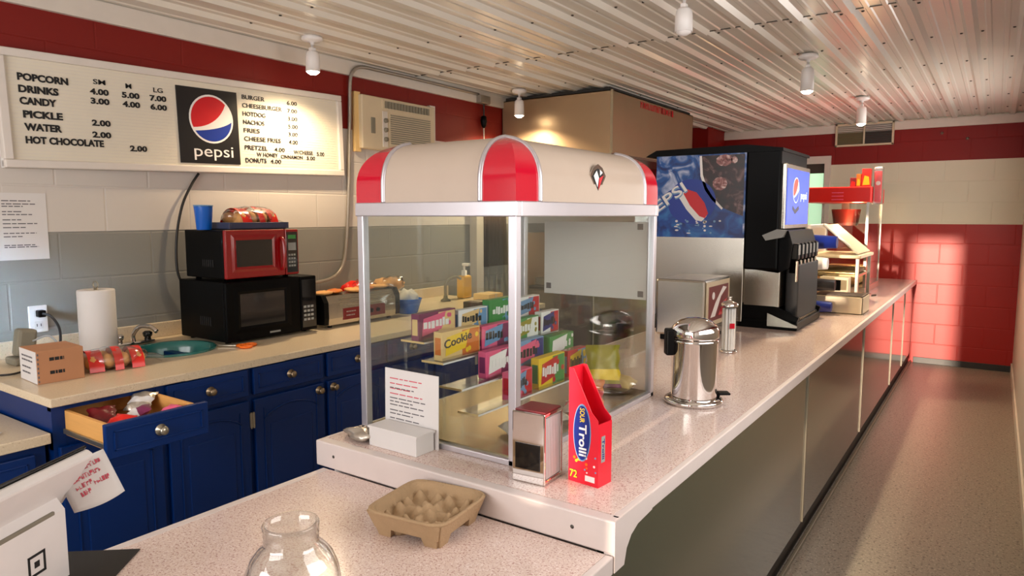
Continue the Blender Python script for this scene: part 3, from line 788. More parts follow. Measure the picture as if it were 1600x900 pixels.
for k in range(3): mb.box(HX0 + 0.1, HX1 - 0.1, HY0 + 0.1 + k * 0.5, HY0 + 0.55 + k * 0.5, HZ0 + 0.10, HZ0 + 0.12, K['steel'])
mb.build('filter', hd)
mb = L_(hd)
rr = random.Random(11); y = 5.20
while y < 5.88:
    w = rr.uniform(0.03, 0.055); z = 2.355
    mb.box(HX1, HX1 + 0.002, y, y + 0.010, z, z + 0.05, K['sign_red']); mb.box(HX1, HX1 + 0.002, y + w - 0.012, y + w - 0.004, z, z + 0.05, K['sign_red'])
    mb.box(HX1, HX1 + 0.002, y, y + w - 0.004, z + rr.choice((0.0, 0.02, 0.042)), z + 0.010 + rr.choice((0.0, 0.02, 0.042)), K['sign_red'])
    y += w + 0.012
mb.build('red_marking', hd)
fr = thing('fryer_bank', 'stainless fryer and range standing below the exhaust hood', 'fryer', (-2.95, 5.45, 0))
mb = L_(fr)
for x in (-3.28, -2.6):
    for y in (4.84, 6.2): mb.cyl((x, y, 0), (x, y, 0.12), 0.022, K['steel'], 10)
mb.build('legs', fr)
mb = L_(fr); mb.box(-3.32, -2.55, 4.79, 6.25, 0.12, 0.90, K['steel'], 0.008); mb.build('body', fr)
mb = L_(fr); mb.box(-3.34, -3.29, 4.79, 6.25, 0.90, 1.36, K['steel_warm'], 0.006); mb.build('back_guard', fr)
for y in (4.82, 5.22, 5.62):
    mb = L_(fr); mb.box(-3.18, -2.70, y, y + 0.30, 0.90, 0.925, K['black_matte'], 0.004)
    mb.box(-3.14, -2.74, y + 0.03, y + 0.27, 0.925, 1.0, K['steel'], 0.01); mb.build('fry_basket', fr)
    mb = L_(fr); mb.tube(smooth([(-2.74, y + 0.15, 0.97), (-2.6, y + 0.15, 1.04), (-2.5, y + 0.15, 1.08)]), 0.010, K['black'], 8); mb.build('basket_handle', fr)
# upright pipe boxing and dark panel at the far end of the back counter
mb = MB(); mb.box(LX, LX + 0.07, 4.27, 4.36, 0.0, 2.05, K['trim_white'], 0.004)
struct('trim_3', mb, 'white pipe boxing up the wall at the end of the back counter', 'trim')
cu = thing('hanging_apron', 'dark brown apron hanging beside the white pipe boxing', 'apron', (LX, 4.5, 1.0))
mb = MB()
n = 24; vs = []; 
for side in (0, 1):
    for j in range(2):
        for i in range(n + 1):
            y = -0.12 + 0.36 * i / n
            vs.append((0.03 + 0.018 * math.sin(i * 1.5) + side * 0.008, y * (1 if j == 0 else 0.8), 0.10 + j * 0.62))
fs = []
m_ = n + 1
for i in range(n):
    fs += [(i, i + 1, m_ + i + 1, m_ + i), (2 * m_ + i, 3 * m_ + i, 3 * m_ + i + 1, 2 * m_ + i + 1), (i, 2 * m_ + i, 2 * m_ + i + 1, i + 1), (m_ + i, m_ + i + 1, 3 * m_ + i + 1, 3 * m_ + i)]
fs += [(0, m_, 3 * m_, 2 * m_), (n, 2 * m_ + n, 3 * m_ + n, m_ + n)]
mb.add(vs, fs, K['brown'], True); mb.build('cloth', cu)
mb = MB(); mb.tube([(0, 0, 0.74), (0.04, 0, 0.73), (0.055, 0, 0.76)], 0.006, K['nickel'], 8); mb.build('hook', cu)

# ------------------------------------------------------------------ ceiling spotlights
def spotlight(loc, label, lit=True, power=LAMP_W, length=0.15):
    t = thing('ceiling_spotlight', label, 'ceiling light', loc, 0, 'white ceiling spotlights')
    mb = MB(); mb.lathe([(0, 0.012), (0.055, 0.012), (0.057, -0.004), (0.045, -0.014), (0.012, -0.018), (0.010, -0.03), (0, -0.03)], K['white'], n=24); mb.build('canopy', t)
    mb = MB(); mb.cyl((0, 0, -0.02), (0, 0, -0.06), 0.007, K['white'], 10); mb.box(-0.012, 0.012, -0.016, 0.016, -0.075, -0.045, K['white'], 0.004); mb.build('swivel', t)
    mb = MB(); mb.lathe([(0, -0.062), (0.024, -0.064), (0.034, -0.075), (0.037, -0.10), (0.038, -0.062 - length), (0.034, -0.062 - length), (0.033, -0.085), (0, -0.080)], K['white'], n=24); mb.build('lamp_head', t)
    mb = MB(); z = -0.062 - length
    mb.lathe([(0, z - 0.016), (0.018, z - 0.013), (0.031, z - 0.004), (0.0335, z + 0.006), (0.026, z + 0.03), (0.014, z + 0.05), (0, z + 0.052)], K['bulb'] if lit else K['white'], n=20); mb.build('bulb', t)
    if lit:
        l = bpy.data.lights.new('lamp_light', 'SPOT'); l.energy = power; l.color = LAMP_COL; l.spot_size = R(150); l.spot_blend = 0.7; l.shadow_soft_size = 0.03
        lo = bpy.data.objects.new('lamp_light', l); C.objects.link(lo); lo.parent = t; lo.location = (0, 0, z - 0.03)
    return t
spotlight((-3.08, 2.55, CH), 'lit white ceiling spotlight above the right end of the menu board', power=46, length=0.11)
spotlight((-3.06, 4.50, CH), 'lit white ceiling spotlight in front of the exhaust hood', power=95, length=0.12)
spotlight((-0.985, 4.52, CH), 'lit white ceiling spotlight above the drinks machine', length=0.14)
spotlight((-0.96, 6.37, CH), 'lit white ceiling spotlight farthest along the counter, near the air vent', length=0.14)
spotlight((-1.15, 2.94, CH), 'unlit white ceiling spotlight cut by the top edge, above the candy case', False, length=0.10)

vt = thing('air_vent', 'rectangular air vent with two louver panels high on the far red wall', 'air vent', (-1.19, FY - 0.002, 2.345))
mb = MB()
for a in ((-0.275, 0.275, 0.098, 0.118), (-0.275, 0.275, -0.118, -0.098), (-0.275, -0.255, -0.118, 0.118), (0.255, 0.275, -0.118, 0.118), (-0.008, 0.008, -0.1, 0.1)): mb.box(a[0], a[1], -0.04, 0, a[2], a[3], K['bone'], 0.003)
mb.build('frame', vt)
for s_, m in ((-1, 'vent_olive'), (1, 'vent_dark')):
    mb = MB(); x0, x1 = (-0.255, -0.008) if s_ < 0 else (0.008, 0.255)
    mb.box(x0, x1, -0.012, -0.002, -0.1, 0.1, K[m])
    for k in range(11): mb.box(x0, x1, -0.03, -0.012, -0.095 + k * 0.018, -0.090 + k * 0.018, K[m])
    mb.build('louver_panel', vt)
for i, (x, z) in enumerate(((-0.50, 2.315), (-0.285, 2.25))):
    mb = MB(); mb.lathe([(0.014, 0), (0.012, 0.006), (0.004, 0.008), (0.004, 0.03), (0.008, 0.034), (0, 0.036)], K['nickel'], n=12, M=RX(R(90)))
    o = mb.build('wall_hook'); o.location = (x, FY, z); set_props(o, ('small metal hook on the far red band, upper of two' if i == 0 else 'small metal hook on the far red band, lower of two'), 'hook', 'hooks on the far wall')

# ------------------------------------------------------------------ candy display case
QX0, QX1, QY0, QY1 = -1.569, -0.994, 1.447, 2.335
DZ0, DZ1 = ZC, 1.540
cs = thing('candy_case', 'glass candy display case with a cream and red domed roof on the counter', 'display case', ((QX0 + QX1) / 2, (QY0 + QY1) / 2, ZC))
mb = L_(cs)
mb.box(QX0, QX1, QY0, QY1, ZC, ZC + 0.016, K['alu'], 0.002); mb.box(QX0 + 0.02, QX1 - 0.02, QY0 + 0.02, QY1 - 0.02, ZC + 0.016, ZC + 0.020, K['gold'])
mb.build('base', cs)['label'] = 'mirror gold deck with metal rim'
for x in (QX0, QX1 - 0.024):
    for y in (QY0, QY1 - 0.024):
        w = 0.024
        mb = L_(cs); mb.box(x, x + w, y, y + w, ZC, DZ1 - 0.03, K['alu'], 0.002); mb.build('corner_post', cs)
mb = L_(cs)
mb.box(QX0 - 0.004, QX1 + 0.004, QY0 - 0.004, QY0 + 0.02, DZ1 - 0.034, DZ1 + 0.006, K['alu'], 0.003); mb.box(QX0 - 0.004, QX1 + 0.004, QY1 - 0.02, QY1 + 0.004, DZ1 - 0.034, DZ1 + 0.006, K['alu'], 0.003)
mb.box(QX0 - 0.004, QX0 + 0.02, QY0 + 0.02, QY1 - 0.02, DZ1 - 0.034, DZ1 + 0.006, K['alu'], 0.003); mb.box(QX1 - 0.02, QX1 + 0.004, QY0 + 0.02, QY1 - 0.02, DZ1 - 0.034, DZ1 + 0.006, K['alu'], 0.003)
mb.build('top_rail', cs)
for a in ((QX0 + 0.024, QX1 - 0.024, QY0 + 0.010, QY0 + 0.014), (QX0 + 0.024, QX1 - 0.024, QY1 - 0.014, QY1 - 0.010), (QX1 - 0.014, QX1 - 0.010, QY0 + 0.024, QY1 - 0.024), (QX0 + 0.010, QX0 + 0.014, QY0 + 0.024, QY1 - 0.024)):
    mb = L_(cs); mb.box(*a, ZC + 0.016, DZ1 - 0.034, K['glass']); mb.build('glass_pane', cs)
mb = L_(cs)
for k in range(4): mb.lathe([(0, -0.008), (0.006, -0.006), (0.008, 0), (0.006, 0.006), (0, 0.008)], K['chrome'], (QX0 - 0.008, QY0 + 0.03, 1.40 + k * 0.022 if k < 3 else 1.43), 8)
for k in range(3): mb.lathe([(0, -0.008), (0.006, -0.006), (0.008, 0), (0.006, 0.006), (0, 0.008)], K['chrome'], (QX0 - 0.008, QY0 + 0.03, 1.02 + k * 0.024), 8)
mb.build('hinge', cs)
# dome: coved on all four sides, red corners between chrome strips
prof = [(0.0, 0.0), (0.0005, 0.055), (0.004, 0.082), (0.012, 0.107), (0.026, 0.130), (0.046, 0.149), (0.072, 0.163), (0.105, 0.172), (0.145, 0.177), (0.19, 0.179)]
prof = [(max(0.0, v.x), v.y) for v in smooth([(a, b, 0) for a, b in prof], 4)]
WR = 0.112
def rail(i): d, z = prof[i]; return QX0 + d, QX1 - d, QY0 + d, QY1 - d, DZ1 + 0.006 + z
mw_ = L_(cs); red_parts = [L_(cs) for _ in range(4)]
corner = lambda x, y: (0 if x < (QX0 + QX1) / 2 else 1) + (0 if y < (QY0 + QY1) / 2 else 2)
for i in range(len(prof) - 1):
    A = rail(i); B = rail(i + 1)
    def cuts(lo, hi, l0, h0): return [l0, max(l0, min(lo + WR, h0)), min(h0, max(hi - WR, l0)), h0]
    for side in range(4):
        if side < 2:
            ya, yb = (A[2], B[2]) if side == 0 else (A[3], B[3])
            ca, cb = cuts(QX0, QX1, A[0], A[1]), cuts(QX0, QX1, B[0], B[1])
            P = lambda k, c, y, z: (c[k], y, z)
        else:
            ya, yb = (A[0], B[0]) if side == 2 else (A[1], B[1])
            ca, cb = cuts(QY0, QY1, A[2], A[3]), cuts(QY0, QY1, B[2], B[3])
            P = lambda k, c, x, z: (x, c[k], z)
        for k in range(3):
            q = [P(k, ca, ya, A[4]), P(k + 1, ca, ya, A[4]), P(k + 1, cb, yb, B[4]), P(k, cb, yb, B[4])]
            w1 = abs(ca[k + 1] - ca[k]); w2 = abs(cb[k + 1] - cb[k])
            if w1 < 1e-6 and w2 < 1e-6: continue
            f = [(0, 1, 2, 3)] if w1 > 1e-6 and w2 > 1e-6 else ([(0, 1, 2)] if w2 < 1e-6 else [(0, 2, 3)])
            cx = sum(v[0] for v in q) / 4; cy = sum(v[1] for v in q) / 4
            (mw_ if k == 1 else red_parts[corner(cx, cy)]).add(q, f, K['dome_white'] if k == 1 else K['cap_red'], True)
a = rail(len(prof) - 1)
mw_.add([(a[0], a[2], a[4]), (a[1], a[2], a[4]), (a[1], a[3], a[4]), (a[0], a[3], a[4])], [(0, 1, 2, 3)], K['dome_white'], True)
dome = mw_.build('roof_dome', cs)
bm = bmesh.new(); bm.from_mesh(dome.data); bmesh.ops.remove_doubles(bm, verts=bm.verts[:], dist=1e-5); bmesh.ops.recalc_face_normals(bm, faces=bm.faces[:]); bm.to_mesh(dome.data); bm.free()
for p_ in red_parts:
    o = p_.build('corner_cap', dome); o['label'] = 'red corner of the dome'
    bm = bmesh.new(); bm.from_mesh(o.data); bmesh.ops.remove_doubles(bm, verts=bm.verts[:], dist=1e-5); bmesh.ops.recalc_face_normals(bm, faces=bm.faces[:])
    for e in bm.edges:
        if len(e.link_faces) == 2 and e.calc_face_angle(0) > R(50): e.smooth = False
    bm.to_mesh(o.data); bm.free()
for cx, sx in ((QX0, 1), (QX1, -1)):
    for cy, sy in ((QY0, 1), (QY1, -1)):
        pts = []
        fine = []
        for i in range(len(prof) - 1):
            for j in range(4): fine.append((prof[i][0] + (prof[i + 1][0] - prof[i][0]) * j / 4, prof[i][1] + (prof[i + 1][1] - prof[i][1]) * j / 4))
        lo = [q for q in fine if q[0] < WR]
        zt = 0.1738
        pts = [(cx + sx * WR, cy + sy * d, DZ1 + 0.006 + z) for d, z in lo] + [(cx + sx * WR, cy + sy * WR, DZ1 + 0.006 + zt)] + [(cx + sx * d, cy + sy * WR, DZ1 + 0.006 + z) for d, z in lo[::-1]]
        mb = L_(cs); mb.tube(pts, 0.0075, K['alu'], 8); mb.build('trim_strip', dome)
em = L_(cs); EM = T(QX1 - 0.0045, 1.885, DZ1 + 0.076) @ Matrix(((0, 0, 1, 0), (1, 0, 0, 0), (0, 1, 0, 0), (0, 0, 0, 1)))
em.prism([(-0.05, 0.012), (-0.028, 0.036), (0.0, 0.046), (0.028, 0.036), (0.05, 0.012), (0.0, -0.048)], 0.004, K['chrome'], EM)
em.prism([(-0.036, 0.008), (-0.020, 0.026), (0.0, 0.033), (0.020, 0.026), (0.036, 0.008), (0.0, -0.033)], 0.001, K['ink'], EM @ T(0, 0, 0.004))
em.prism([(-0.030, 0.010), (-0.012, 0.026), (0.002, 0.006), (-0.006, -0.022)], 0.001, K['sign_white'], EM @ T(0, 0, 0.005))
em.prism([(0.000, -0.030), (0.004, 0.004), (0.032, 0.014)], 0.001, K['sign_red'], EM @ T(0, 0, 0.005))
em.prism([(0.008, 0.030), (0.026, 0.022), (0.010, 0.012)], 0.001, K['sign_white'], EM @ T(0, 0, 0.005))
em.build('emblem', dome)['label'] = 'small silver, black and red diamond emblem'
# paper sheet on the far glass
mb = MB(); mb.box(-1.455, -1.022, -0.003, 0, 1.205, 1.485, K['paper'])
for x, z in ((-1.435, 1.235), (-1.045, 1.225), (-1.05, 1.468)): mb.box(x - 0.011, x + 0.011, -0.0036, -0.003, z - 0.011, z + 0.011, K['ink_soft'])
o = mb.build('blank_paper_sheet'); o.location = (0, QY1 - 0.0145, 0); set_props(o, 'large blank white sheet taped inside the far glass of the candy case', 'paper')

# stepped clear rack of the case
rk = thing('stepped_candy_rack', 'clear acrylic stair rack holding candy boxes inside the case', 'display rack', (-1.38, 1.9, ZC + 0.02))
steps = [(-1.50, -1.405, 1.125), (-1.415, -1.33, 1.070), (-1.345, -1.26, 1.000), (-1.275, -1.20, 0.934)]
RY0, RY1 = 1.555, 2.255
for i, (a, b, z) in enumerate(steps):
    mb = L_(rk)
    mb.box(a, b, RY0, RY1, z - 0.004, z, K['acrylic']); mb.box(b - 0.003, b, RY0, RY1, z, z + 0.014, K['acrylic'])
    mb.box(a, b, RY0 - 0.002, RY0, z - 0.005, z + 0.001, K['tan']); mb.box(b - 0.002, b + 0.001, RY0, RY1, z - 0.005, z, K['sign_white'])
    for y in (RY0 + 0.01, RY1 - 0.01): mb.cyl((a + 0.008, y, ZC + 0.02), (a + 0.008, y, z - 0.004), 0.004, K['acrylic'], 8)
    mb.build('shelf', rk)
# candy boxes on the rack
PR = [K[k] for k in ('purple', 'tan', 'fur_green', 'pink', 'sky', 'yellow', 'cap_red', 'orange_print', 'sign_white', 'navy', 'olive')]
def candy_box(w, t, h, base, art, accent, words=None, seed=0):
    """carton standing on its long edge: thickness x, width y, height z; faces print on +x and the near end"""
    rn = random.Random(seed)
    mb = MB(); mb.box(-t / 2, t / 2, -w / 2, w / 2, 0, h, base, 0.0015)
    F = frame((t / 2, -w / 2, 0), (0, 1, 0), (0, 0, 1))
    mb.box(w * 0.52, w - 0.004, 0.004, h - 0.004, 0, 0.0005, art, 0, F)
    mb.prism([(w * 0.08, h * 0.15), (w * 0.60, h * 0.30), (w * 0.72, h * 0.95), (w * 0.12, h * 0.80)], 0.0004, accent, F @ T(0, 0, 0.0005))
    if words: mb.text(words, F @ T(w * 0.06, h * 0.40, 0.001) @ RZ(R(8)), w * 0.72, h * 0.30, K['ink'], 0.02, 0.0008)
    else:
        x = w * 0.12
        while x < w * 0.72:
            l = w * rn.uniform(0.05, 0.10); mb.box(x, x + l, h * rn.uniform(0.36, 0.44), h * rn.uniform(0.60, 0.74), 0.001, 0.0016, K['ink'] if seed % 2 else K['sign_white'], 0, F); x += l * 1.3
    for k in range(4):
        cx, cz = rn.uniform(0.56, 0.94) * w, rn.uniform(0.15, 0.85) * h
        mb.prism(disc(h * 0.09, 10, cx, cz), 0.0004, accent, F @ T(0, 0, 0.0006))
    E = frame((-t / 2, -w / 2, 0), (1, 0, 0), (0, 0, 1))
    mb.box(t * 0.15, t * 0.85, h * 0.2, h * 0.8, 0, 0.0004, art, 0, E)
    return mb
BX = [  # step, y, width, thick, height, base, art, accent, words, label
    (0, 1.650, 0.185, 0.030, 0.083, 'purple', 'tan', 'pink', None, 'purple and pink candy box at the near end of the top step'),
    (0, 1.835, 0.150, 0.028, 0.072, 'sign_white', 'sky', 'tan', None, 'white candy box with black lettering, second on the top step'),
    (0, 2.000, 0.165, 0.030, 0.090, 'fur_green', 'sky', 'fur_green', None, 'green candy box, third on the top step'),
    (0, 2.170, 0.150, 0.030, 0.080, 'sign_white', 'cap_red', 'sky', None, 'white and red candy box at the far end of the top step'),
    (1, 1.662, 0.180, 0.034, 0.088, 'tan', 'orange_print', 'yellow', 'Cookie', 'tan and orange cookie dough candy box on the second step'),
    (1, 1.850, 0.165, 0.030, 0.080, 'pink', 'purple', 'sky', None, 'pink and purple candy box in the middle of the second step'),
    (1, 2.030, 0.165, 0.030, 0.078, 'fur_green', 'sign_white', 'olive', None, 'pale green candy box on the second step'),
    (1, 2.190, 0.120, 0.030, 0.085, 'sign_white', 'cap_red', 'navy', None, 'white candy box at the far end of the second step'),
    (2, 1.775, 0.150, 0.032, 0.085, 'pink', 'purple', 'sign_white', None, 'bright pink candy box at the near end of the third step'),
    (2, 1.950, 0.165, 0.030, 0.090, 'sky', 'navy', 'pink', None, 'blue candy box in the middle of the third step'),
    (2, 2.150, 0.170, 0.040, 0.080, 'fur_green', 'fur_green', 'sign_white', None, 'dark green candy box at the far end of the third step'),
    (3, 1.790, 0.120, 0.034, 0.088, 'pink', 'cap_red', 'sky', None, 'pink candy box at the near end of the lowest step'),
    (3, 1.975, 0.165, 0.032, 0.105, 'yellow', 'fur_green', 'cap_red', None, 'yellow candy box with red and green art on the lowest step'),
    (3, 2.150, 0.130, 0.030, 0.100, 'cap_red', 'sky', 'yellow', None, 'red candy box at the far end of the lowest step'),
]
for k, (s_, y, w, t_, h, b_, a_, c_, wd, lab) in enumerate(BX):
    o = candy_box(w, t_, h, K[b_], K[a_], K[c_], wd, k).build('candy_box')
    o.location = (steps[s_][0] + 0.052, y, steps[s_][2] + 0.0005); o.rotation_euler = (0, 0, R(random.Random(k).uniform(-3, 3)))
    set_props(o, lab, 'candy box', 'candy boxes on the stepped rack')
# bags on the deck of the case
def bag(loc, w, h, t_, m, band, tilt, rz, lab, seed):
    mb = MB(); rn = random.Random(seed)
    pillow(mb, w, h, t_, K[m], None, 12, 0.006, rn, band)
    o = mb.build('candy_bag'); o.location = loc; o.rotation_euler = (R(tilt), 0, R(rz))
    return set_props(o, lab, 'candy bag', 'candy bags on the case deck')
bag((-1.10, 2.14, 0.985), 0.12, 0.15, 0.055, 'olive', [(0.2, 0.42, K['yellow']), (0, 0.12, K['purple'])], 72, 35, 'olive and yellow candy bag standing on the case deck', 1)
bag((-1.09, 2.02, 0.915), 0.10, 0.10, 0.05, 'orange_print', [(0.3, 0.6, K['cap_red'])], 60, 25, 'orange and red candy bag in front of the olive bag', 2)
bag((-1.06, 1.92, 0.896), 0.12, 0.10, 0.036, 'silver_film', [(0.5, 0.8, K['cap_red'])], 6, 20, 'silver bag with a red stripe lying on the case deck', 3)
bag((-1.11, 1.78, 0.894), 0.13, 0.11, 0.034, 'silver_film', None, 5, 60, 'plain silver bag lying at the middle of the case deck', 4)
bag((-1.10, 1.63, 0.894), 0.12, 0.10, 0.034, 'silver_film', [(0.3, 0.5, K['yellow'])], 4, -30, 'silver bag with a yellow stripe nearest the front glass', 5)
bag((-1.10, 2.25, 0.905), 0.13, 0.09, 0.05, 'tan', None, 6, 0, 'tan candy bag lying at the far end of the case deck', 6)
# ------------------------------------------------------------------ things on the raised counter near the case
sb = thing('white_card_box', 'small white card box at the corner of the candy case, a menu standing in it', 'box', (-1.35, 1.392, ZC), R(-1))
mb = MB(); mb.box(-0.092, 0.092, -0.036, 0.036, 0, 0.055, K['paper'], 0.002); mb.build('body', sb)
mb = MB(); mb.prism([(-0.096, 0.0), (0.096, 0.0), (0.096, 0.006), (-0.096, 0.006)], 0.074, K['paper'], T(0, 0.037, 0.052) @ RX(R(90))); mb.build('lid', sb)
mb = MB(); mb.box(-0.105, 0.105, -0.001, 0.001, 0, 0.21, K['paper'])
lines(mb, T(-0.085, -0.001, 0) @ RX(R(90)), 0.16, [0.180, 0.165, 0.150, 0.135], K['pen_red'], 0.003, random.Random(2), 0.8)
lines(mb, T(-0.085, -0.001, 0) @ RX(R(90)), 0.16, [0.152, 0.122, 0.112, 0.102, 0.086, 0.076, 0.062], K['ink_soft'], 0.003, random.Random(4), 0.9)
o = mb.build('menu_sheet'); o.location = (-1.352, 1.436, ZC + 0.0); o.rotation_euler = (R(-1), 0, R(-1)); set_props(o, 'white printed menu sheet standing against the near glass of the candy case', 'paper')
mb = MB(); blob(mb, (0, 0, 0), 0.055, 0.035, 0.018, K['silver_film'], 0.35, 18, 3); blob(mb, (-0.04, 0.012, 0), 0.04, 0.028, 0.012, K['bag_film'], 0.35, 16, 4)
o = mb.build('crumpled_wrapper'); o.location = (-1.49, 1.378, ZC); set_props(o, 'crumpled plastic wrapper left of the white card box', 'wrapper')

nd = thing('napkin_dispenser', 'chrome napkin dispenser with white napkins before the candy case corner', 'napkin dispenser', (-0.912, 1.425, ZC), R(3))
mb = MB()
mb.box(-0.046, 0.046, -0.048, -0.040, 0, 0.178, K['chrome'], 0.003); mb.box(-0.046, 0.046, 0.040, 0.048, 0, 0.178, K['chrome'], 0.003)
mb.box(-0.046, 0.046, -0.046, 0.046, 0.0, 0.012, K['chrome'], 0.003); mb.box(-0.046, 0.046, -0.046, 0.046, 0.168, 0.178, K['chrome'], 0.003); mb.build('case', nd)
mb = MB(); mb.box(-0.040, 0.043, -0.039, 0.039, 0.013, 0.165, K['paper'])
for k in range(18): mb.box(0.043, 0.0445, -0.038 + k * 0.0043, -0.0358 + k * 0.0043, 0.014, 0.164, K['paper'])
mb.build('napkins', nd)
mb = MB(); mb.box(-0.036, 0.034, -0.050, -0.0478, 0.035, 0.10, K['black_gloss'], 0.001); mb.build('front_panel', nd)
mb = MB(); mb.box(-0.042, 0.044, -0.040, 0.040, 0.178, 0.1815, K['maroon'], 0.001); mb.build('top_plate', nd)

# open red candy tray, cut on a slant
tr_ = thing('red_candy_carton', 'tall red open candy carton with blue and yellow lettering beside the napkin dispenser', 'carton', (-0.793, 1.480, ZC), R(-6))
aw, bw = 0.042, 0.028
HF, HL = 0.165, 0.285
mb = MB()
tk = 0.002
# near face, slanting from tall at the left to low at the right
mb.prism([(-aw, 0), (aw, 0), (aw, HF), (aw * 0.55, HF + 0.018), (-aw * 0.75, HL), (-aw, HL)], tk, K['trolli'], T(0, -bw, 0) @ RX(R(90)))
mb.prism([(-aw, 0), (aw, 0), (aw, HF), (aw * 0.55, HF + 0.018), (-aw * 0.75, HL), (-aw, HL)], tk, K['trolli'], T(0, bw, 0) @ RX(R(90)))
mb.box(-aw - tk, -aw, -bw - tk, bw, 0, HL, K['trolli']); mb.box(aw, aw + tk, -bw - tk, bw, 0, HF - 0.008, K['trolli']); mb.box(-aw, aw, -bw, bw, 0, 0.003, K['trolli'])
mb.build('carton', tr_)
mb = MB(); mb.box(-aw + 0.002, aw - 0.001, -bw + 0.002, bw - 0.003, 0.003, HF - 0.03, K['ink']); mb.build('dark_inside', tr_)
mb = MB()
NF = T(0, -bw - tk, 0) @ RX(R(90))
mb.prism(disc(0.026, 28, -0.004, 0.128, 0.072), 0.0006, K['sky'], NF); mb.prism(disc(0.0235, 28, -0.004, 0.128, 0.068), 0.0006, K['navy'], NF @ T(0, 0, 0.0006))
mb.text('Trolli', NF @ T(-0.012, 0.150, 0.0012) @ RZ(R(-90)), 0.080, 0.022, K['sign_white'], 0.02)
mb.text('SOUR', NF @ T(-0.010, 0.190, 0.0012) @ RZ(R(-90)), 0.036, 0.014, K['yellow'], 0.01)
mb.text('72', NF @ T(-0.040, 0.010, 0.0004), 0.024, 0.022, K['ink'], 0.05); mb.text('72', NF @ T(-0.039, 0.0115, 0.001), 0.022, 0.019, K['yellow'], 0.01)
for k in range(14):
    rn = random.Random(k + 50); mb.prism(disc(rn.uniform(0.002, 0.004), 8, rn.uniform(-0.03, 0.04), rn.uniform(0.03, 0.075)), 0.0005, K[('yellow', 'sky', 'orange', 'sign_white')[k % 4]], NF)
mb.prism([(0.006, 0.010), (0.034, 0.010), (0.034, 0.024), (0.006, 0.024)], 0.0005, K['sign_white'], NF)
SF = frame((aw + tk, -bw, 0), (0, 1, 0), (0, 0, 1))
mb.box(0.010, 0.026, 0.06, 0.125, 0, 0.0005, K['grey_mark'], 0, SF); mb.text('Trolli', SF @ T(0.014, 0.118, 0.0005) @ RZ(R(-90)), 0.05, 0.009, K['navy'], 0.01)
mb.build('print', tr_)

cn = thing('chrome_step_can', 'small chrome pedal can with a domed lid on the counter behind the candy case', 'waste can', (-0.843, 2.335, ZC), R(35))
mb = MB(); mb.lathe([(0, 0), (0.098, 0), (0.102, 0.008), (0.100, 0.016), (0.088, 0.022), (0, 0.022)], K['chrome'], n=40); mb.build('base', cn)
mb = MB(); mb.lathe([(0.078, 0.02), (0.079, 0.03), (0.079, 0.215), (0.081, 0.218), (0.081, 0.226), (0.076, 0.228), (0, 0.228)], K['chrome'], n=40); mb.build('body', cn)
mb = MB(); mb.lathe([(0.0, 0.232), (0.080, 0.232), (0.082, 0.24), (0.081, 0.262), (0.076, 0.272), (0.055, 0.290), (0.03, 0.300), (0, 0.303)], K['chrome'], n=40); mb.build('lid', cn)
mb = MB(); mb.box(-0.105, -0.074, -0.022, 0.022, 0.17, 0.262, K['black'], 0.006); mb.build('hinge_block', cn)
mb = MB(); mb.box(0.085, 0.125, -0.02, 0.02, 0.028, 0.036, K['black'], 0.003); mb.box(0.08, 0.09, -0.01, 0.01, 0.022, 0.032, K['black']); mb.build('pedal', cn)

nb = thing('steel_dispenser_box', 'boxy steel dispenser with a red and white picture card behind the pedal can', 'dispenser', (-1.29, 3.62, ZC))
mb = MB(); mb.box(-0.165, 0.10, -0.20, 0.20, 0.03, 0.325, K['steel'], 0.012); mb.build('body', nb)
mb = MB(); mb.box(-0.15, 0.07, -0.17, 0.17, 0, 0.03, K['black'], 0.004); mb.build('foot', nb)
mb = MB(); mb.box(0.10, 0.108, -0.19, 0.17, 0.085, 0.315, K['bone'], 0.003)
PF = frame((0.108, -0.165, 0.11), (0, 1, 0), (0, 0, 1))
mb.box(0, 0.31, 0, 0.18, 0, 0.0008, K['maroon'], 0, PF)
mb.prism([(0.03, 0.02), (0.10, 0.02), (0.19, 0.12), (0.28, 0.16), (0.22, 0.17), (0.10, 0.09)], 0.0006, K['sign_white'], PF @ T(0, 0, 0.0008))
mb.prism([(0.15, 0.02), (0.24, 0.02), (0.29, 0.10), (0.24, 0.09)], 0.0006, K['cap_red'], PF @ T(0, 0, 0.0008))
mb.prism(disc(0.02, 14, 0.07, 0.13), 0.0006, K['sign_white'], PF @ T(0, 0, 0.0008))
mb.build('picture_card', nb)
sd = thing('straw_dispenser', 'tall clear straw jar full of white straws beside the steel dispenser', 'straw jar', (-1.027, 3.30, ZC))
mb = MB(); mb.lathe([(0.0, 0), (0.042, 0), (0.042, 0.008), (0.036, 0.012), (0, 0.012)], K['chrome'], n=20); mb.build('base', sd)
mb = MB(); mb.lathe([(0.038, 0.012), (0.038, 0.225), (0.036, 0.225), (0.036, 0.012)], K['thin_clear'], n=24, close=True); mb.build('jar', sd)
mb = MB()
for k in range(19):
    a = k * 2.4; r = 0.0068 * math.sqrt(k)
    mb.cyl((r * math.cos(a), r * math.sin(a), 0.014), (r * math.cos(a), r * math.sin(a), 0.213), 0.0058, K['straw'], 10)
mb.build('straws', sd)['kind'] = 'stuff'
mb = MB(); mb.lathe([(0.04, 0.222), (0.041, 0.235), (0.028, 0.245), (0.008, 0.249), (0.008, 0.262), (0.012, 0.268), (0, 0.27)], K['chrome'], n=20); mb.build('lid', sd)
mb = MB(); mb.box(0.0385, 0.040, -0.012, 0.012, 0.12, 0.145, K['cap_red'], 0, RZ(R(-50))); mb.build('sticker', sd)

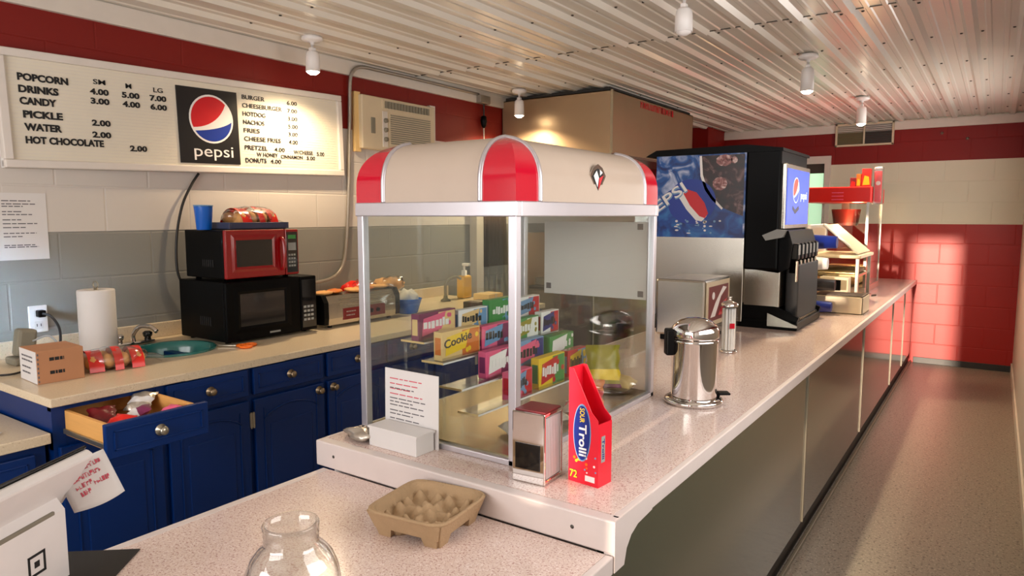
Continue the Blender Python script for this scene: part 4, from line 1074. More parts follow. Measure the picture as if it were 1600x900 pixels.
# ------------------------------------------------------------------ drinks machine
dk = thing('soda_fountain', 'big black soda fountain with a blue splash side picture and lit front screen', 'drinks machine', (-1.37, 4.42, ZC))
SX0, SX1, SXF, SY0, SY1 = -1.755, -1.205, -1.012, 4.10, 4.74
mb = L_(dk); mb.box(SX0, SX1, SY0 + 0.004, SY1, ZC + 0.03, 1.87, K['steel'], 0.004); mb.box(SX1, -1.0, SY0 + 0.02, SY1 - 0.02, 0.98, 1.20, K['steel'], 0.006); mb.build('cabinet', dk)
mb = L_(dk); mb.box(SX1, SXF, SY0, SY1, 1.195, 1.885, K['black'], 0.012); mb.build('front_housing', dk)
mb = L_(dk); mb.prism([(SX0 - 0.07, 1.868), (SX0 - 0.05, 1.88), (SX0, 1.905), (SXF - 0.19, 1.912), (SXF + 0.01, 1.885), (SXF + 0.01, 1.868)], SY1 - SY0 + 0.02, K['black'], T(0, SY1 + 0.01, 0) @ RX(R(90))); mb.build('lid', dk)
mb = L_(dk); mb.box(SX0, SX1, SY0 - 0.002, SY0 + 0.004, 1.376, 1.868, K['splash'])
PM = frame((SX0, SY0 - 0.002, 1.376), (1, 0, 0), (0, 0, 1))
pw, ph = SX1 - SX0, 1.868 - 1.376
def pp(px, py): return ((px / 1006 * 190 + 1000 - 1023) / 140.0 * pw, (365.5 - (py / 900 * 170 + 220)) / 117.0 * ph)
mb.prism([pp(*q) for q in ((150, 770), (150, 480), (230, 420), (420, 330), (560, 430), (680, 540), (850, 610), (850, 770))], 0.0006, K['splash_blue'], PM)
mb.prism([pp(*q) for q in ((495, 160), (508, 300), (545, 400), (600, 470), (690, 550), (850, 610), (850, 160))], 0.0010, K['cola'], PM)
mb.add([(*pp(*q), 0.0014) for q in ((488, 160), (500, 310), (540, 415), (595, 485), (680, 562), (690, 550), (606, 466), (556, 396), (520, 300), (508, 160))],
       [(0, 1, 8, 9), (1, 2, 7, 8), (2, 3, 6, 7), (3, 4, 5, 6)], K['sign_white'], False, PM)
cx_, cy_ = pp(430, 500)
mb.prism(disc(0.150, 32, cx_, cy_, 0.135), 0.0014, K['sign_blue'], PM)
mb.prism([pp(*q) for q in ((325, 470), (380, 405), (470, 440), (545, 540), (560, 610), (520, 650), (470, 640), (390, 560))], 0.0018, K['sign_white'], PM)
mb.prism([pp(*q) for q in ((362, 440), (385, 405), (470, 430), (540, 510), (572, 590), (545, 625), (500, 610), (420, 530))], 0.0022, K['sign_red'], PM)
tx, ty = pp(70, 640)
mb.text('PEPSI', PM @ T(tx, ty, 0.0024) @ RZ(R(35)), 0.30, 0.066, K['sky'], 0.03)
mb.text('PEPSI', PM @ T(tx - 0.004, ty + 0.006, 0.0030) @ RZ(R(35)), 0.30, 0.066, K['sign_white'], 0.01)
rn = random.Random(9)
for k in range(26):
    q = pp(rn.uniform(300, 720), rn.uniform(640, 740)); mb.prism(disc(rn.uniform(0.004, 0.014), 7, q[0], q[1], rn.uniform(0.003, 0.008)), 0.0016, K[('sky', 'sign_white')[k % 2]], PM)
for q in ((690, 200, 0.05, 0.035), (660, 370, 0.045, 0.04), (770, 200, 0.02, 0.02)):
    c_ = pp(q[0], q[1]); mb.prism(disc(q[2], 9, c_[0], c_[1], q[3]), 0.0016, K['splash_pale'], PM)
mb.build('side_picture', dk)['label'] = 'blue splash picture with a red and white globe'
sm_ = L_(dk); sm_.box(SXF, SXF + 0.022, SY0 + 0.03, SY1 - 0.01, 1.43, 1.80, K['steel'], 0.004); sm_.build('screen_frame', dk)
mb = L_(dk); mb.box(SXF + 0.022, SXF + 0.025, SY0 + 0.055, SY1 - 0.045, 1.455, 1.775, K['screen'])
SM = frame((SXF + 0.025, SY0 + 0.055, 1.455), (0, 1, 0), (0, 0, 1))
globe(mb, SM @ T(0.21, 0.20, 0), 0.075, K['screen_white'], K['screen_red'], K['screen'])
mb.text('pepsi', SM @ T(0.33, 0.135, 0), 0.16, 0.06, K['screen_white'], 0.01)
mb.prism([(0.13, 0.09), (0.20, 0.06), (0.30, 0.09), (0.28, 0.11), (0.20, 0.085), (0.14, 0.11)], 0.0008, K['navy'], SM)
mb.build('screen', dk)['label'] = 'lit blue screen with a globe emblem'
mb = L_(dk); mb.prism([(SXF - 0.19, 1.20), (SXF + 0.0, 1.43), (SXF + 0.05, 1.42), (SXF + 0.075, 1.34), (SXF + 0.06, 1.21), (SXF + 0.0, 1.18)], SY1 - SY0 - 0.03, K['black'], T(0, SY1 - 0.01, 0) @ RX(R(90))); mb.build('valve_hood', dk)
mb = L_(dk); mb.prism([(-1.10, 1.395), (-1.02, 1.43), (-0.97, 1.425), (-0.985, 1.385), (-1.08, 1.365)], 0.03, K['grey_mark'], T(0, SY0 + 0.018, 0) @ RX(R(90))); mb.build('badge_plate', dk)
for k in range(6):
    y = SY0 + 0.07 + k * 0.095
    mb = L_(dk); mb.box(SXF + 0.055, SXF + 0.10, y - 0.03, y + 0.03, 1.255, 1.35, K['black'], 0.008); mb.cyl((SXF + 0.07, y, 1.18), (SXF + 0.07, y, 1.26), 0.02, K['black'], 12)
    mb.box(SXF + 0.10, SXF + 0.103, y - 0.018, y + 0.018, 1.285, 1.34, K['grey_mark']); vo = mb.build('valve', dk)
    mb = L_(dk); mb.box(SXF + 0.085, SXF + 0.095, y - 0.014, y + 0.014, 1.13, 1.25, K['nickel'], 0.003); mb.build('lever', vo)
mb = L_(dk)
mb.box(SX1 - 0.02, -0.895, SY0 + 0.01, SY1 - 0.01, ZC, 0.905, K['black'], 0.008)
mb.prism([(SX1 - 0.02, 0.90), (-0.90, 0.90), (-0.89, 0.93), (-1.02, 0.985), (SX1 - 0.02, 1.0)], 0.03, K['black'], T(0, SY0 + 0.05, 0) @ RX(R(90)))
mb.prism([(SX1 - 0.02, 0.90), (-0.90, 0.90), (-0.89, 0.93), (-1.02, 0.985), (SX1 - 0.02, 1.0)], 0.03, K['black'], T(0, SY1 - 0.01, 0) @ RX(R(90)))
mb.box(SX0 + 0.01, SX1, SY0 + 0.02, SY1, ZC, ZC + 0.03, K['black']); mb.build('base', dk)
mb = L_(dk)
for k in range(16): mb.box(-1.09, -0.905, SY0 + 0.06 + k * 0.034, SY0 + 0.072 + k * 0.034, 0.905, 0.918, K['steel'])
mb.prism([(0.0, 0.0), (0.165, 0.0), (0.165, 0.012), (0.0, 0.075)], 0.004, K['steel'], T(-1.06, SY0 + 0.012, 0.872) @ RX(R(90))); mb.build('drip_tray', dk)
mb = L_(dk); mb.box(-0.985, -0.915, SY0 + 0.09, SY1 - 0.02, 0.905, 1.23, K['black_matte'], 0.01)
mb.build('splash_panel', dk)

# cup dispenser behind it: black frame with cup tubes pointing at the aisle
cdp = thing('cup_dispenser', 'black cup dispenser with cup tubes facing the aisle, behind the soda fountain', 'cup dispenser', (-1.12, 4.92, ZC))
mb = L_(cdp); mb.box(-1.30, -1.01, 4.78, 4.99, ZC, 1.42, K['black'], 0.01); mb.build('housing', cdp)
cups = [(1.335, 'navy', 0.048, 0.15), (1.195, 'sign_white', 0.046, 0.10), (1.055, 'sign_black', 0.044, 0.15), (0.912, 'navy', 0.040, 0.135)]
CY = 4.885
for z, m, r, l in cups:
    mb = L_(cdp); mb.lathe([(r + 0.004, 0), (r + 0.012, 0.0), (r + 0.010, 0.012), (r + 0.004, 0.012)], K['chrome'], n=24, M=T(-1.01, CY, z) @ RY(R(90)), close=True); mb.build('tube_ring', cdp)
for i, (z, m, r, l) in enumerate(cups):
    mb = MB(RY(R(90)))
    mb.lathe([(0, -0.02), (r + 0.003, -0.02), (r + 0.003, 0.006), (r, 0.008), (r * 0.80, l), (r * 0.78, l), (0, l - 0.006)], K[m], n=28)
    if m == 'sign_black': mb.lathe([(r * 0.985, 0.012), (r * 0.965, 0.03)], K['sign_white'], n=28)
    if m == 'navy': mb.lathe([(r + 0.0038, -0.012), (r + 0.0038, 0.004)], K['sign_white'], n=28)
    o = mb.build('paper_cup'); o.location = (-0.99, CY, z)
    set_props(o, ('large navy blue cup in the top tube of the dispenser', 'white cup in the second tube of the dispenser', 'black cup with a white band in the third tube', 'small navy blue cup in the lowest tube of the dispenser')[i], 'cup', 'cups in the dispenser')

# hot food warmer with a slanted guard
wm = thing('food_warmer', 'countertop food warmer with a slanted beige cover and steel shelf beyond the cups', 'food warmer', (-0.93, 5.65, ZC))
WM = lambda: MB(T(0.93, -5.55, -ZC))
mb = WM(); mb.box(-1.15, -0.775, 5.35, 5.95, ZC + 0.02, ZC + 0.05, K['steel'], 0.006); mb.box(-1.15, -0.775, 5.35, 5.95, 1.20, 1.225, K['bone'], 0.006); mb.build('shelf', wm)
for x in (-1.13, -0.80):
    for y in (5.37, 5.92):
        mb = WM(); mb.box(x - 0.012, x + 0.012, y - 0.012, y + 0.012, ZC, 1.2, K['steel'], 0.002); mb.build('leg', wm)
mb = WM(); mb.box(-1.14, -0.80, 5.40, 5.92, 1.06, 1.08, K['gold'], 0.004)
for k in range(7): mb.cyl((-1.12, 5.45 + k * 0.07, 1.10), (-0.82, 5.45 + k * 0.07, 1.10), 0.018, K['gold'], 12)
mb.build('roller_deck', wm)
mb = WM(); mb.prism([(-1.14, 1.225), (-1.14, 1.43), (-1.04, 1.445), (-0.80, 1.24), (-0.80, 1.225), (-0.81, 1.225), (-1.045, 1.43), (-1.13, 1.42), (-1.13, 1.225)], 0.006, K['acrylic'], T(0, 5.36, 0) @ RX(R(90)))
mb.add([(-1.04, 5.36, 1.44), (-0.80, 5.36, 1.235), (-0.80, 5.94, 1.235), (-1.04, 5.94, 1.44), (-1.043, 5.36, 1.436), (-0.803, 5.36, 1.231), (-0.803, 5.94, 1.231), (-1.043, 5.94, 1.436)],
       [(0, 1, 2, 3), (7, 6, 5, 4), (0, 4, 5, 1), (2, 6, 7, 3), (0, 3, 7, 4), (1, 5, 6, 2)], K['bone'])
mb.build('guard', wm)
mb = WM(); mb.box(-1.04, -0.80, -0.012, 0.012, 0, 0.012, K['white'], 0.003, T(0, 5.36, 1.4) @ T(-1.04, 0, 0.04) @ RY(R(40.5)) @ T(1.04, 0, 0)); mb.box(-1.15, -1.12, 5.35, 5.94, 1.22, 1.44, K['white'], 0.004); mb.build('guard_frame', wm)
bn = thing('steel_bin', 'shallow open steel tray on the counter below the warmer', 'tray', (-0.845, 5.155, ZC))
mb = MB()
mb.box(-0.155, 0.155, -0.14, 0.14, 0, 0.008, K['bone']);
mb.box(-0.155, 0.155, -0.14, -0.132, 0, 0.115, K['bone'], 0.002); mb.box(-0.155, 0.155, 0.132, 0.14, 0, 0.115, K['bone'], 0.002); mb.box(-0.155, -0.147, -0.14, 0.14, 0, 0.115, K['bone'], 0.002); mb.box(0.147, 0.155, -0.14, 0.14, 0, 0.115, K['bone'], 0.002)
mb.build('pan', bn)
mb = MB()
for k in range(6): mb.box(-0.14, 0.14, -0.12 + k * 0.04, -0.10 + k * 0.04, 0.118, 0.124, K['brown'])
mb.box(-0.15, -0.14, -0.13, 0.13, 0.115, 0.124, K['brown']); mb.box(0.14, 0.15, -0.13, 0.13, 0.115, 0.124, K['brown']); mb.build('grid', bn)
ld = thing('lid_caddy', 'small beige lid caddy standing against the warmer', 'caddy', (-0.93, 5.375, ZC))
mb = MB(); mb.box(-0.09, 0.10, -0.05, 0.05, 0, 0.22, K['bone'], 0.006); mb.build('box', ld)
mb = MB(); mb.box(-0.08, 0.05, -0.0535, -0.05, 0.125, 0.20, K['black']); mb.build('slot', ld)

# far popcorn cabinet with red top
pc = thing('popcorn_cabinet', 'glass popcorn cabinet with a red top and steel posts at the far end', 'popcorn machine', (-1.10, 6.75, ZC))
PX0, PX1, PY0, PY1 = -1.375, -0.865, 6.35, 7.15
mb = L_(pc); mb.box(PX0, PX1, PY0, PY1, ZC, ZC + 0.06, K['steel'], 0.006); mb.build('base', pc)
mb = L_(pc); mb.box(PX0 - 0.02, PX1 + 0.01, PY0 - 0.01, PY1, 1.615, 1.742, K['popcorn_red'], 0.008)
for k in range(3): mb.box(-1.15, -1.06, PY0 - 0.013, PY0 - 0.01, 1.635 + k * 0.028, 1.642 + k * 0.028, K['pink'])
mb.build('top', pc)['label'] = 'red enamel top'
for x in (PX0, PX1 - 0.02):
    for y in (PY0, PY1 - 0.02):
        mb = L_(pc); mb.box(x, x + 0.02, y, y + 0.02, ZC + 0.06, 1.615, K['steel']); mb.build('post', pc)
mb = L_(pc); mb.box(PX0 + 0.02, PX1 - 0.02, PY0 + 0.006, PY0 + 0.010, ZC + 0.06, 1.615, K['acrylic']); mb.box(PX1 - 0.010, PX1 - 0.006, PY0 + 0.02, PY1 - 0.02, ZC + 0.06, 1.615, K['acrylic']); mb.build('glass_pane', pc)
mb = L_(pc); mb.cyl((-1.10, 6.75, 1.42), (-1.10, 6.75, 1.56), 0.10, K['steel'], 20, 0.12); mb.box(-1.13, -1.07, 6.70, 6.80, 1.56, 1.615, K['steel']); mb.build('kettle', pc)
mb = L_(pc); mb.box(-1.30, -0.93, PY0 + 0.05, PY1 - 0.05, ZC + 0.06, 1.06, K['bread'], 0.05)
mb.build('popcorn', pc)['kind'] = 'stuff'
l = bpy.data.lights.new('heat_lamp', 'POINT'); l.energy = 9; l.color = (1.0, 0.66, 0.30); l.shadow_soft_size = 0.05
lo = bpy.data.objects.new('heat_lamp', l); C.objects.link(lo); lo.parent = pc; lo.location = (0.12, -0.2, 0.70)
for i, (x, y, z, w, h, m, a, lab) in enumerate(((-1.005, 6.46, 1.743, 0.045, 0.075, 'maroon', 'bag_red', 'small dark red box on the popcorn cabinet top, left of the others'), (-0.962, 6.44, 1.743, 0.032, 0.105, 'orange_print', 'yellow', 'narrow orange box on the popcorn cabinet top'),
        (-0.905, 6.44, 1.743, 0.066, 0.145, 'bag_red', 'yellow', 'red and yellow carton on the popcorn cabinet top'))):
    mb = MB(); mb.box(-w / 2, w / 2, -0.04, 0.04, 0, h, K[m], 0.002)
    E = frame((-w / 2, -0.04, 0), (1, 0, 0), (0, 0, 1)); mb.prism([(w * 0.1, h * 0.08), (w * 0.9, h * 0.1), (w * 0.8, h * 0.55), (w * 0.3, h * 0.62)], 0.0006, K[a], E)
    o = mb.build('snack_carton'); o.location = (x, y, z); set_props(o, lab, 'carton', 'cartons on the popcorn cabinet')
hb = thing('popcorn_bag_rack', 'tall red and clear popcorn bag rack hanging on the aisle side of the cabinet', 'rack', (-0.826, 6.48, 1.60))
mb = MB(); mb.box(-0.026, 0.035, -0.05, 0.05, 0, 0.30, K['bag_film'], 0.002); mb.build('sleeve', hb)
mb = MB(); mb.box(-0.02, 0.03, -0.04, 0.04, 0.02, 0.27, K['bag_red'], 0.004)
mb.prism(disc(0.018, 12, 0.006, 0.17), 0.001, K['sign_white'], T(0, -0.04, 0) @ RX(R(90))); mb.build('bags', hb)
mb = MB(); mb.box(-0.020, 0.03, -0.045, 0.045, 0.288, 0.302, K['sign_white'], 0.002); mb.build('clip', hb)
mb = MB(); mb.box(-0.05, 0.05, -0.01, 0.01, 0, 0.012, K['brown'], 0.003)
o = mb.build('scoop_handle'); o.location = (-0.80, 6.28, ZC); o.rotation_euler = (0, 0, R(70)); set_props(o, 'dark scoop handle lying in front of the popcorn cabinet', 'scoop')

# ------------------------------------------------------------------ appliances on the back counter
def microwave(name, label, x, y0, y1, z0, z1, dep, body, front, win, red):
    t = thing(name, label, 'microwave', (x - dep / 2, (y0 + y1) / 2, z0))
    W, Hh, D = y1 - y0, z1 - z0, dep
    mb = MB(); mb.box(-D / 2, D / 2 - 0.02, -W / 2, W / 2, 0.012, Hh, body, 0.006)
    for k in range(6): mb.box(-0.02 + k * 0.016, -0.012 + k * 0.016, -W / 2 - 0.002, -W / 2, Hh * 0.28, Hh * 0.42, K['ink'])
    mb.build('body', t)
    for xx in (-D / 2 + 0.04, D / 2 - 0.06):
        for yy in (-W / 2 + 0.04, W / 2 - 0.04):
            mb = MB(); mb.cyl((xx, yy, 0), (xx, yy, 0.014), 0.014, K['black'], 10); mb.build('foot', t)
    dw = W * 0.80
    mb = MB(); mb.box(D / 2 - 0.02, D / 2, -W / 2, -W / 2 + dw, 0.012, Hh, front, 0.006)
    e = 0.055 * W / 0.4
    # picture-frame bevel round the window
    a = (-W / 2 + e, -W / 2 + dw - e * 1.35, 0.012 + Hh * 0.23, Hh * 0.80)
    b = (-W / 2 + e * 0.55, -W / 2 + dw - e * 0.8, 0.012 + Hh * 0.13, Hh * 0.91)
    X1 = D / 2 + 0.004; X0 = D / 2
    vs = [(X0, b[0], b[2]), (X0, b[1], b[2]), (X0, b[1], b[3]), (X0, b[0], b[3]), (X1, a[0] - 0.012, a[2] - 0.012), (X1, a[1] + 0.012, a[2] - 0.012), (X1, a[1] + 0.012, a[3] + 0.012), (X1, a[0] - 0.012, a[3] + 0.012),
          (X0 - 0.0, a[0], a[2]), (X0, a[1], a[2]), (X0, a[1], a[3]), (X0, a[0], a[3])]
    mb.add(vs, [(0, 1, 5, 4), (1, 2, 6, 5), (2, 3, 7, 6), (3, 0, 4, 7), (4, 5, 9, 8), (5, 6, 10, 9), (6, 7, 11, 10), (7, 4, 8, 11)], front)
    do = mb.build('door', t)
    mb = MB(); mb.box(X0, X0 + 0.0015, a[0], a[1], a[2], a[3], win); mb.build('window', do)
    if red:
        mb = MB(); yh = -W / 2 + dw - 0.022
        mb.tube(smooth([(X0, yh, Hh * 0.18), (X0 + 0.018, yh, Hh * 0.24), (X0 + 0.024, yh, Hh * 0.5), (X0 + 0.018, yh, Hh * 0.76), (X0, yh, Hh * 0.82)]), 0.009, front, 10); mb.build('handle', do)
    mb = MB(); mb.box(D / 2 - 0.02, D / 2, -W / 2 + dw + 0.002, W / 2, 0.012, Hh, K['black'] if not red else front, 0.006)
    mb.box(D / 2, D / 2 + 0.002, -W / 2 + dw + 0.010, W / 2 - 0.008, Hh * 0.10, Hh * 0.94, K['black_gloss'], 0.0008)
    pb = mb.build('control_panel', t)
    mb = MB(); y_ = -W / 2 + dw + 0.018; w_ = W * 0.20 - 0.036
    if red: mb.box(D / 2 + 0.002, D / 2 + 0.003, y_, y_ + w_, Hh * 0.56, Hh * 0.72, K['grey_mark'])
    for i in range(4):
        for j in range(3): mb.box(D / 2 + 0.002, D / 2 + 0.003, y_ + j * w_ / 3, y_ + (j + 0.72) * w_ / 3, Hh * (0.22 + i * 0.075), Hh * (0.26 + i * 0.075), K['grey_mark'])
    mb.build('keypad', pb)
    if red:
        mb = MB(); mb.box(D / 2 + 0.002, D / 2 + 0.003, y_, y_ + w_, Hh * 0.80, Hh * 0.88, K['fur_green']); mb.build('display', pb)
    else:
        mb = MB(); mb.box(D / 2, D / 2 + 0.001, -0.03, 0.03, Hh * 0.10, Hh * 0.13, K['grey_mark']); mb.build('badge', do)
    return t
microwave('microwave_oven', 'black microwave on the back counter, below the red one', -2.855, 1.832, 2.345, ZB, 1.203, 0.385, K['black'], K['black'], K['black_gloss'], False)
microwave('microwave_oven', 'red microwave with black sides stacked on the black one', -2.872, 1.850, 2.255, 1.2035, 1.441, 0.330, K['black'], K['mw_red'], K['black_gloss'], True)
# on top of the red microwave
cp_ = thing('blue_tumbler', 'blue plastic tumbler on the red microwave', 'cup', (-3.02, 1.842, 1.4415))
mb = MB(); mb.lathe([(0, 0), (0.031, 0), (0.033, 0.004), (0.041, 0.105), (0.042, 0.112), (0.040, 0.112), (0.032, 0.008), (0, 0.006)], K['cup_blue'], n=28); mb.build('cup', cp_)
mb = MB(); mb.lathe([(0.0421, 0.108), (0.0432, 0.112), (0.0421, 0.115), (0.040, 0.113)], K['sky'], n=28, close=True); mb.build('rim', cp_)
ty_ = thing('dark_tray', 'dark blue grey tray under the bread bag on the red microwave', 'tray', (-3.02, 2.065, 1.4415))
mb = MB(); mb.box(-0.10, 0.10, -0.155, 0.155, 0.0, 0.006, K['sign_black'], 0.002)
for a in ((-0.11, 0.11, -0.165, -0.155), (-0.11, 0.11, 0.155, 0.165), (-0.11, -0.10, -0.155, 0.155), (0.10, 0.11, -0.155, 0.155)): mb.box(*a, 0.004, 0.034, mat('slate_tray', (58, 62, 88), 0.4) if a[0] == -0.11 and a[2] == -0.165 else bpy.data.materials['slate_tray'], 0.002)
mb.build('tray', ty_)
def bun_bag(name, label, loc, rz, n_, length, sc_=1.0, hs=1.0, bw=0.9):
    t = thing(name, label, 'bread bag', loc, rz)
    mb = MB()
    for i in range(n_):
        for j in range(2): blob(mb, ((j - 0.5) * 0.085 * sc_, (i - (n_ - 1) / 2) * length / n_, 0.004), 0.045 * sc_, length / n_ * 0.52, 0.030 * sc_ * hs, K['bread'], 0.05, 12, i * 2 + j)
    mb.build('buns', t)
    mb = MB(); blob(mb, (0, 0, 0.0), 0.105 * sc_, length * 0.62, 0.042 * sc_ * hs, K['bag_film'], 0.10, 22, 5)
    mb.tube(smooth([(0, length * 0.55, 0.03), (0.01, length * 0.72, 0.025), (0.02, length * 0.85, 0.012)]), 0.012, K['bag_film'], 8); mb.build('clear_wrap', t)
    mb = MB()
    for k, (y, w) in enumerate(((-0.34, 0.10), (0.02, 0.06), (0.34, 0.09))):
        pts = []
        for q in range(13):
            a = math.pi * q / 12; pts.append((0.104 * sc_ * math.cos(a), 0.003 + 0.082 * sc_ * hs * math.sin(a)))
        vs = []; fs = []
        for s_ in (0, 1):
            for (px, pz_) in pts: vs.append((px * (1.0 - 0.16 * abs(y)), (y + (w if s_ else -w) * bw) * length, pz_ * (1.0 - 0.25 * abs(y))))
        for q in range(12): fs.append((q, q + 1, 14 + q, 13 + q))
        mb.add(vs, fs, K['bag_red'], True)
        mb.add([(v[0] * 0.985, v[1], v[2] * 0.985) for v in vs], [f[::-1] for f in fs], K['bag_red'], True)
    mb.build('printed_band', t)
    return t
bun_bag('bun_bag', 'bag of buns with red print on the tray over the red microwave', (-3.02, 2.085, 1.448), 0.06, 4, 0.23, 0.92, 1.35, 1.15)
bun_bag('bun_bag', 'bag of buns with red print on the counter beside the cardboard box', (-2.83, 1.315, ZB), -0.22, 4, 0.21, 0.85, 1.15, 1.2)

bx = thing('cardboard_box', 'brown cardboard box with dark print on the corner of the back counter', 'box', (-2.82, 1.098, ZB), R(-4))
mb = MB(); mb.box(-0.085, 0.085, -0.075, 0.075, 0, 0.118, K['cardboard'], 0.002)
F_ = frame((0.085, -0.075, 0), (0, 1, 0), (0, 0, 1)); lines(mb, F_ @ T(0.04, 0, 0), 0.075, [0.080], K['ink'], 0.012, random.Random(1), 1.0); lines(mb, F_ @ T(0.04, 0, 0), 0.07, [0.032], K['ink'], 0.012, random.Random(8), 1.0)
for k in range(7): mb.box(0.002, 0.007, 0.006 + k * 0.016, 0.014 + k * 0.016, 0, 0.0005, K['ink_soft'], 0, F_)
mb.build('carton', bx)
mb = MB(); mb.box(-0.084, 0.084, -0.0765, -0.075, 0.002, 0.116, K['paper']); lines(mb, T(-0.06, -0.0765, 0) @ RX(R(90)), 0.12, [0.09, 0.075, 0.05, 0.03], K['ink_soft'], 0.006, random.Random(6)); mb.build('white_label', bx)

pt = thing('paper_towel_roll', 'upright roll of white paper towels on the back counter', 'paper towel', (-3.18, 1.425, ZB))
mb = MB(); mb.lathe([(0, 0), (0.075, 0), (0.078, 0.006), (0.07, 0.012), (0, 0.012)], K['nickel'], n=28); mb.build('stand_base', pt)
mb = MB(); mb.lathe([(0.018, 0.014), (0.071, 0.014), (0.073, 0.02), (0.073, 0.272), (0.071, 0.276), (0.018, 0.276)], K['paper'], n=36, close=True); mb.build('roll', pt)
mb = MB(); mb.cyl((0, 0, 0.01), (0, 0, 0.285), 0.008, K['nickel'], 12); mb.tube([(0.022 * math.cos(a), 0, 0.297 + 0.014 * math.sin(a)) for a in [2 * math.pi * k / 16 for k in range(17)]], 0.003, K['nickel'], 6); mb.build('rod', pt)

sc_t = thing('scissors', 'scissors with orange handles lying in front of the black microwave', 'scissors', (-2.76, 1.872, ZB + 0.004), R(35))
for s_ in (-1, 1):
    mb = MB(); mb.tube([(0.034 * s_ * 0.0 + 0.024 * math.cos(a) + 0.0 , 0.026 * s_ + 0.020 * math.sin(a), 0.003) for a in [2 * math.pi * k / 16 for k in range(17)]], 0.006, K['orange'], 8); mb.tube([(-0.022, 0.022 * s_, 0.003), (-0.05, 0.004 * s_, 0.003)], 0.006, K['orange'], 8); mb.build('handle', sc_t)
    mb = MB(); mb.prism([(-0.045, 0.006 * s_), (-0.045, -0.004 * s_), (-0.135, -0.003 * s_), (-0.14, 0.0)], 0.002, K['nickel'], T(0, 0, 0.002 + 0.001 * s_)); mb.build('blade', sc_t)

# long steel toaster
ts = thing('long_toaster', 'long steel conveyor toaster with black ends beside the black microwave', 'toaster', (-2.945, 2.67, ZB))
TL = 0.56
mb = MB()
prof_ = [(-0.085, 0.015), (0.085, 0.015), (0.09, 0.05), (0.088, 0.13), (0.065, 0.168), (-0.065, 0.168), (-0.088, 0.13), (-0.09, 0.05)]
mb.prism(prof_, TL - 0.06, K['steel'], T(0, TL / 2 - 0.03, 0) @ RX(R(90))); mb.build('body', ts)
for y in (-TL / 2 + 0.03, TL / 2):
    mb = MB(); mb.prism([(x * 1.04, 0.005 + z * 1.02) for x, z in prof_], 0.03, K['black'], T(0, y, 0) @ RX(R(90))); mb.build('end_cap', ts)
mb = MB(); 
for k in range(5): mb.box(0.080 - k * 0.0035, 0.0925 - k * 0.0035, -0.17, 0.22, 0.112 + k * 0.009, 0.116 + k * 0.009, K['nickel'])
mb.build('vent_slats', ts)
mb = MB(); mb.box(0.086, 0.093, -0.15, 0.16, 0.035, 0.098, K['maroon'], 0.002)
for k in range(3):
    mb.lathe([(0.012, 0), (0.011, 0.010), (0, 0.011)], K['black'], n=14, M=T(0.093, 0.0 + k * 0.05, 0.066) @ RY(R(90)))
lines(mb, frame((0.0932, -0.13, 0), (0, 1, 0), (0, 0, 1)), 0.10, [0.075, 0.055], K['grey_mark'], 0.006, random.Random(3))
mb.build('control_panel', ts)
mb = MB()
for x in (-0.06, 0.06):
    for y in (-0.22, 0.22): mb.cyl((x, y, 0), (x, y, 0.016), 0.012, K['black'], 8)
mb.build('foot', ts)
for k in range(5):
    mb = MB(); blob(mb, (0, 0, 0), 0.045, 0.062, 0.013, K['orange_print'] if k % 2 else K['bread'], 0.12, 14, k + 20)
    o = mb.build('pretzel_piece'); o.location = (-2.945 + random.Random(k).uniform(-0.02, 0.015), 2.452 + k * 0.105, ZB + 0.1685); o.rotation_euler = (0, 0, k * 0.7)
    set_props(o, ('golden bread piece nearest the microwave on the steel toaster', 'orange bread piece second along the steel toaster', 'golden bread piece at the middle of the steel toaster', 'orange bread piece fourth along the steel toaster', 'golden bread piece at the far end of the steel toaster')[k], 'bread', 'bread pieces on the toaster')
# farther along the counter, seen through the case
bb = thing('blue_bowl', 'light blue bowl with white paper inside, beyond the toaster', 'bowl', (-2.93, 3.10, ZB))
mb = MB(); mb.lathe([(0, 0), (0.055, 0), (0.06, 0.006), (0.085, 0.085), (0.088, 0.09), (0.084, 0.09), (0.056, 0.012), (0, 0.01)], K['cup_blue'], n=28); mb.build('bowl', bb)
mb = MB(); blob(mb, (0, 0, 0.03), 0.06, 0.06, 0.055, K['paper'], 0.25, 18, 9); mb.build('paper_filling', bb)
for i, (x, y, m, lab) in enumerate(((-3.15, 2.90, 'bag_red', 'red and clear snack bag against the wall behind the toaster'), (-3.16, 3.16, 'bread', 'tan snack bag against the wall right of the red one'))):
    mb = MB(); blob(mb, (0, 0, 0), 0.06, 0.12, 0.05, K[m], 0.2, 18, 31 + i); 
    blob(mb, (0.02, 0.02, 0.005), 0.062, 0.09, 0.052, K['bag_film'], 0.2, 16, 41 + i)
    o = mb.build('snack_bag'); o.location = (x, y, ZB + 0.10); set_props(o, lab, 'snack bag', 'snack bags behind the toaster')
st = thing('snack_riser', 'low white riser behind the toaster carrying snack bags', 'riser', (-3.17, 3.03, ZB))
mb = MB(); mb.box(-0.15, 0.10, -0.30, 0.30, 0.085, 0.0995, K['trim_white'], 0.003); mb.build('board', st)
for y in (-0.28, 0.28):
    mb = MB(); mb.box(-0.14, 0.08, y - 0.01, y + 0.01, 0, 0.085, K['trim_white'], 0.002); mb.build('support', st)
f2 = thing('gooseneck_faucet', 'dark gooseneck faucet at the far part of the back counter', 'faucet', (-3.12, 3.68, ZB))
mb = MB(); mb.lathe([(0, 0), (0.035, 0), (0.034, 0.01), (0.016, 0.02), (0.014, 0.04), (0, 0.04)], K['louver'], n=18); mb.build('base', f2)
mb = MB(); mb.tube(smooth([(0, 0, 0.03), (0.0, 0.0, 0.11), (0.01, 0.03, 0.15), (0.03, 0.08, 0.165), (0.05, 0.11, 0.15)]), 0.010, K['louver'], 10); mb.build('spout', f2)
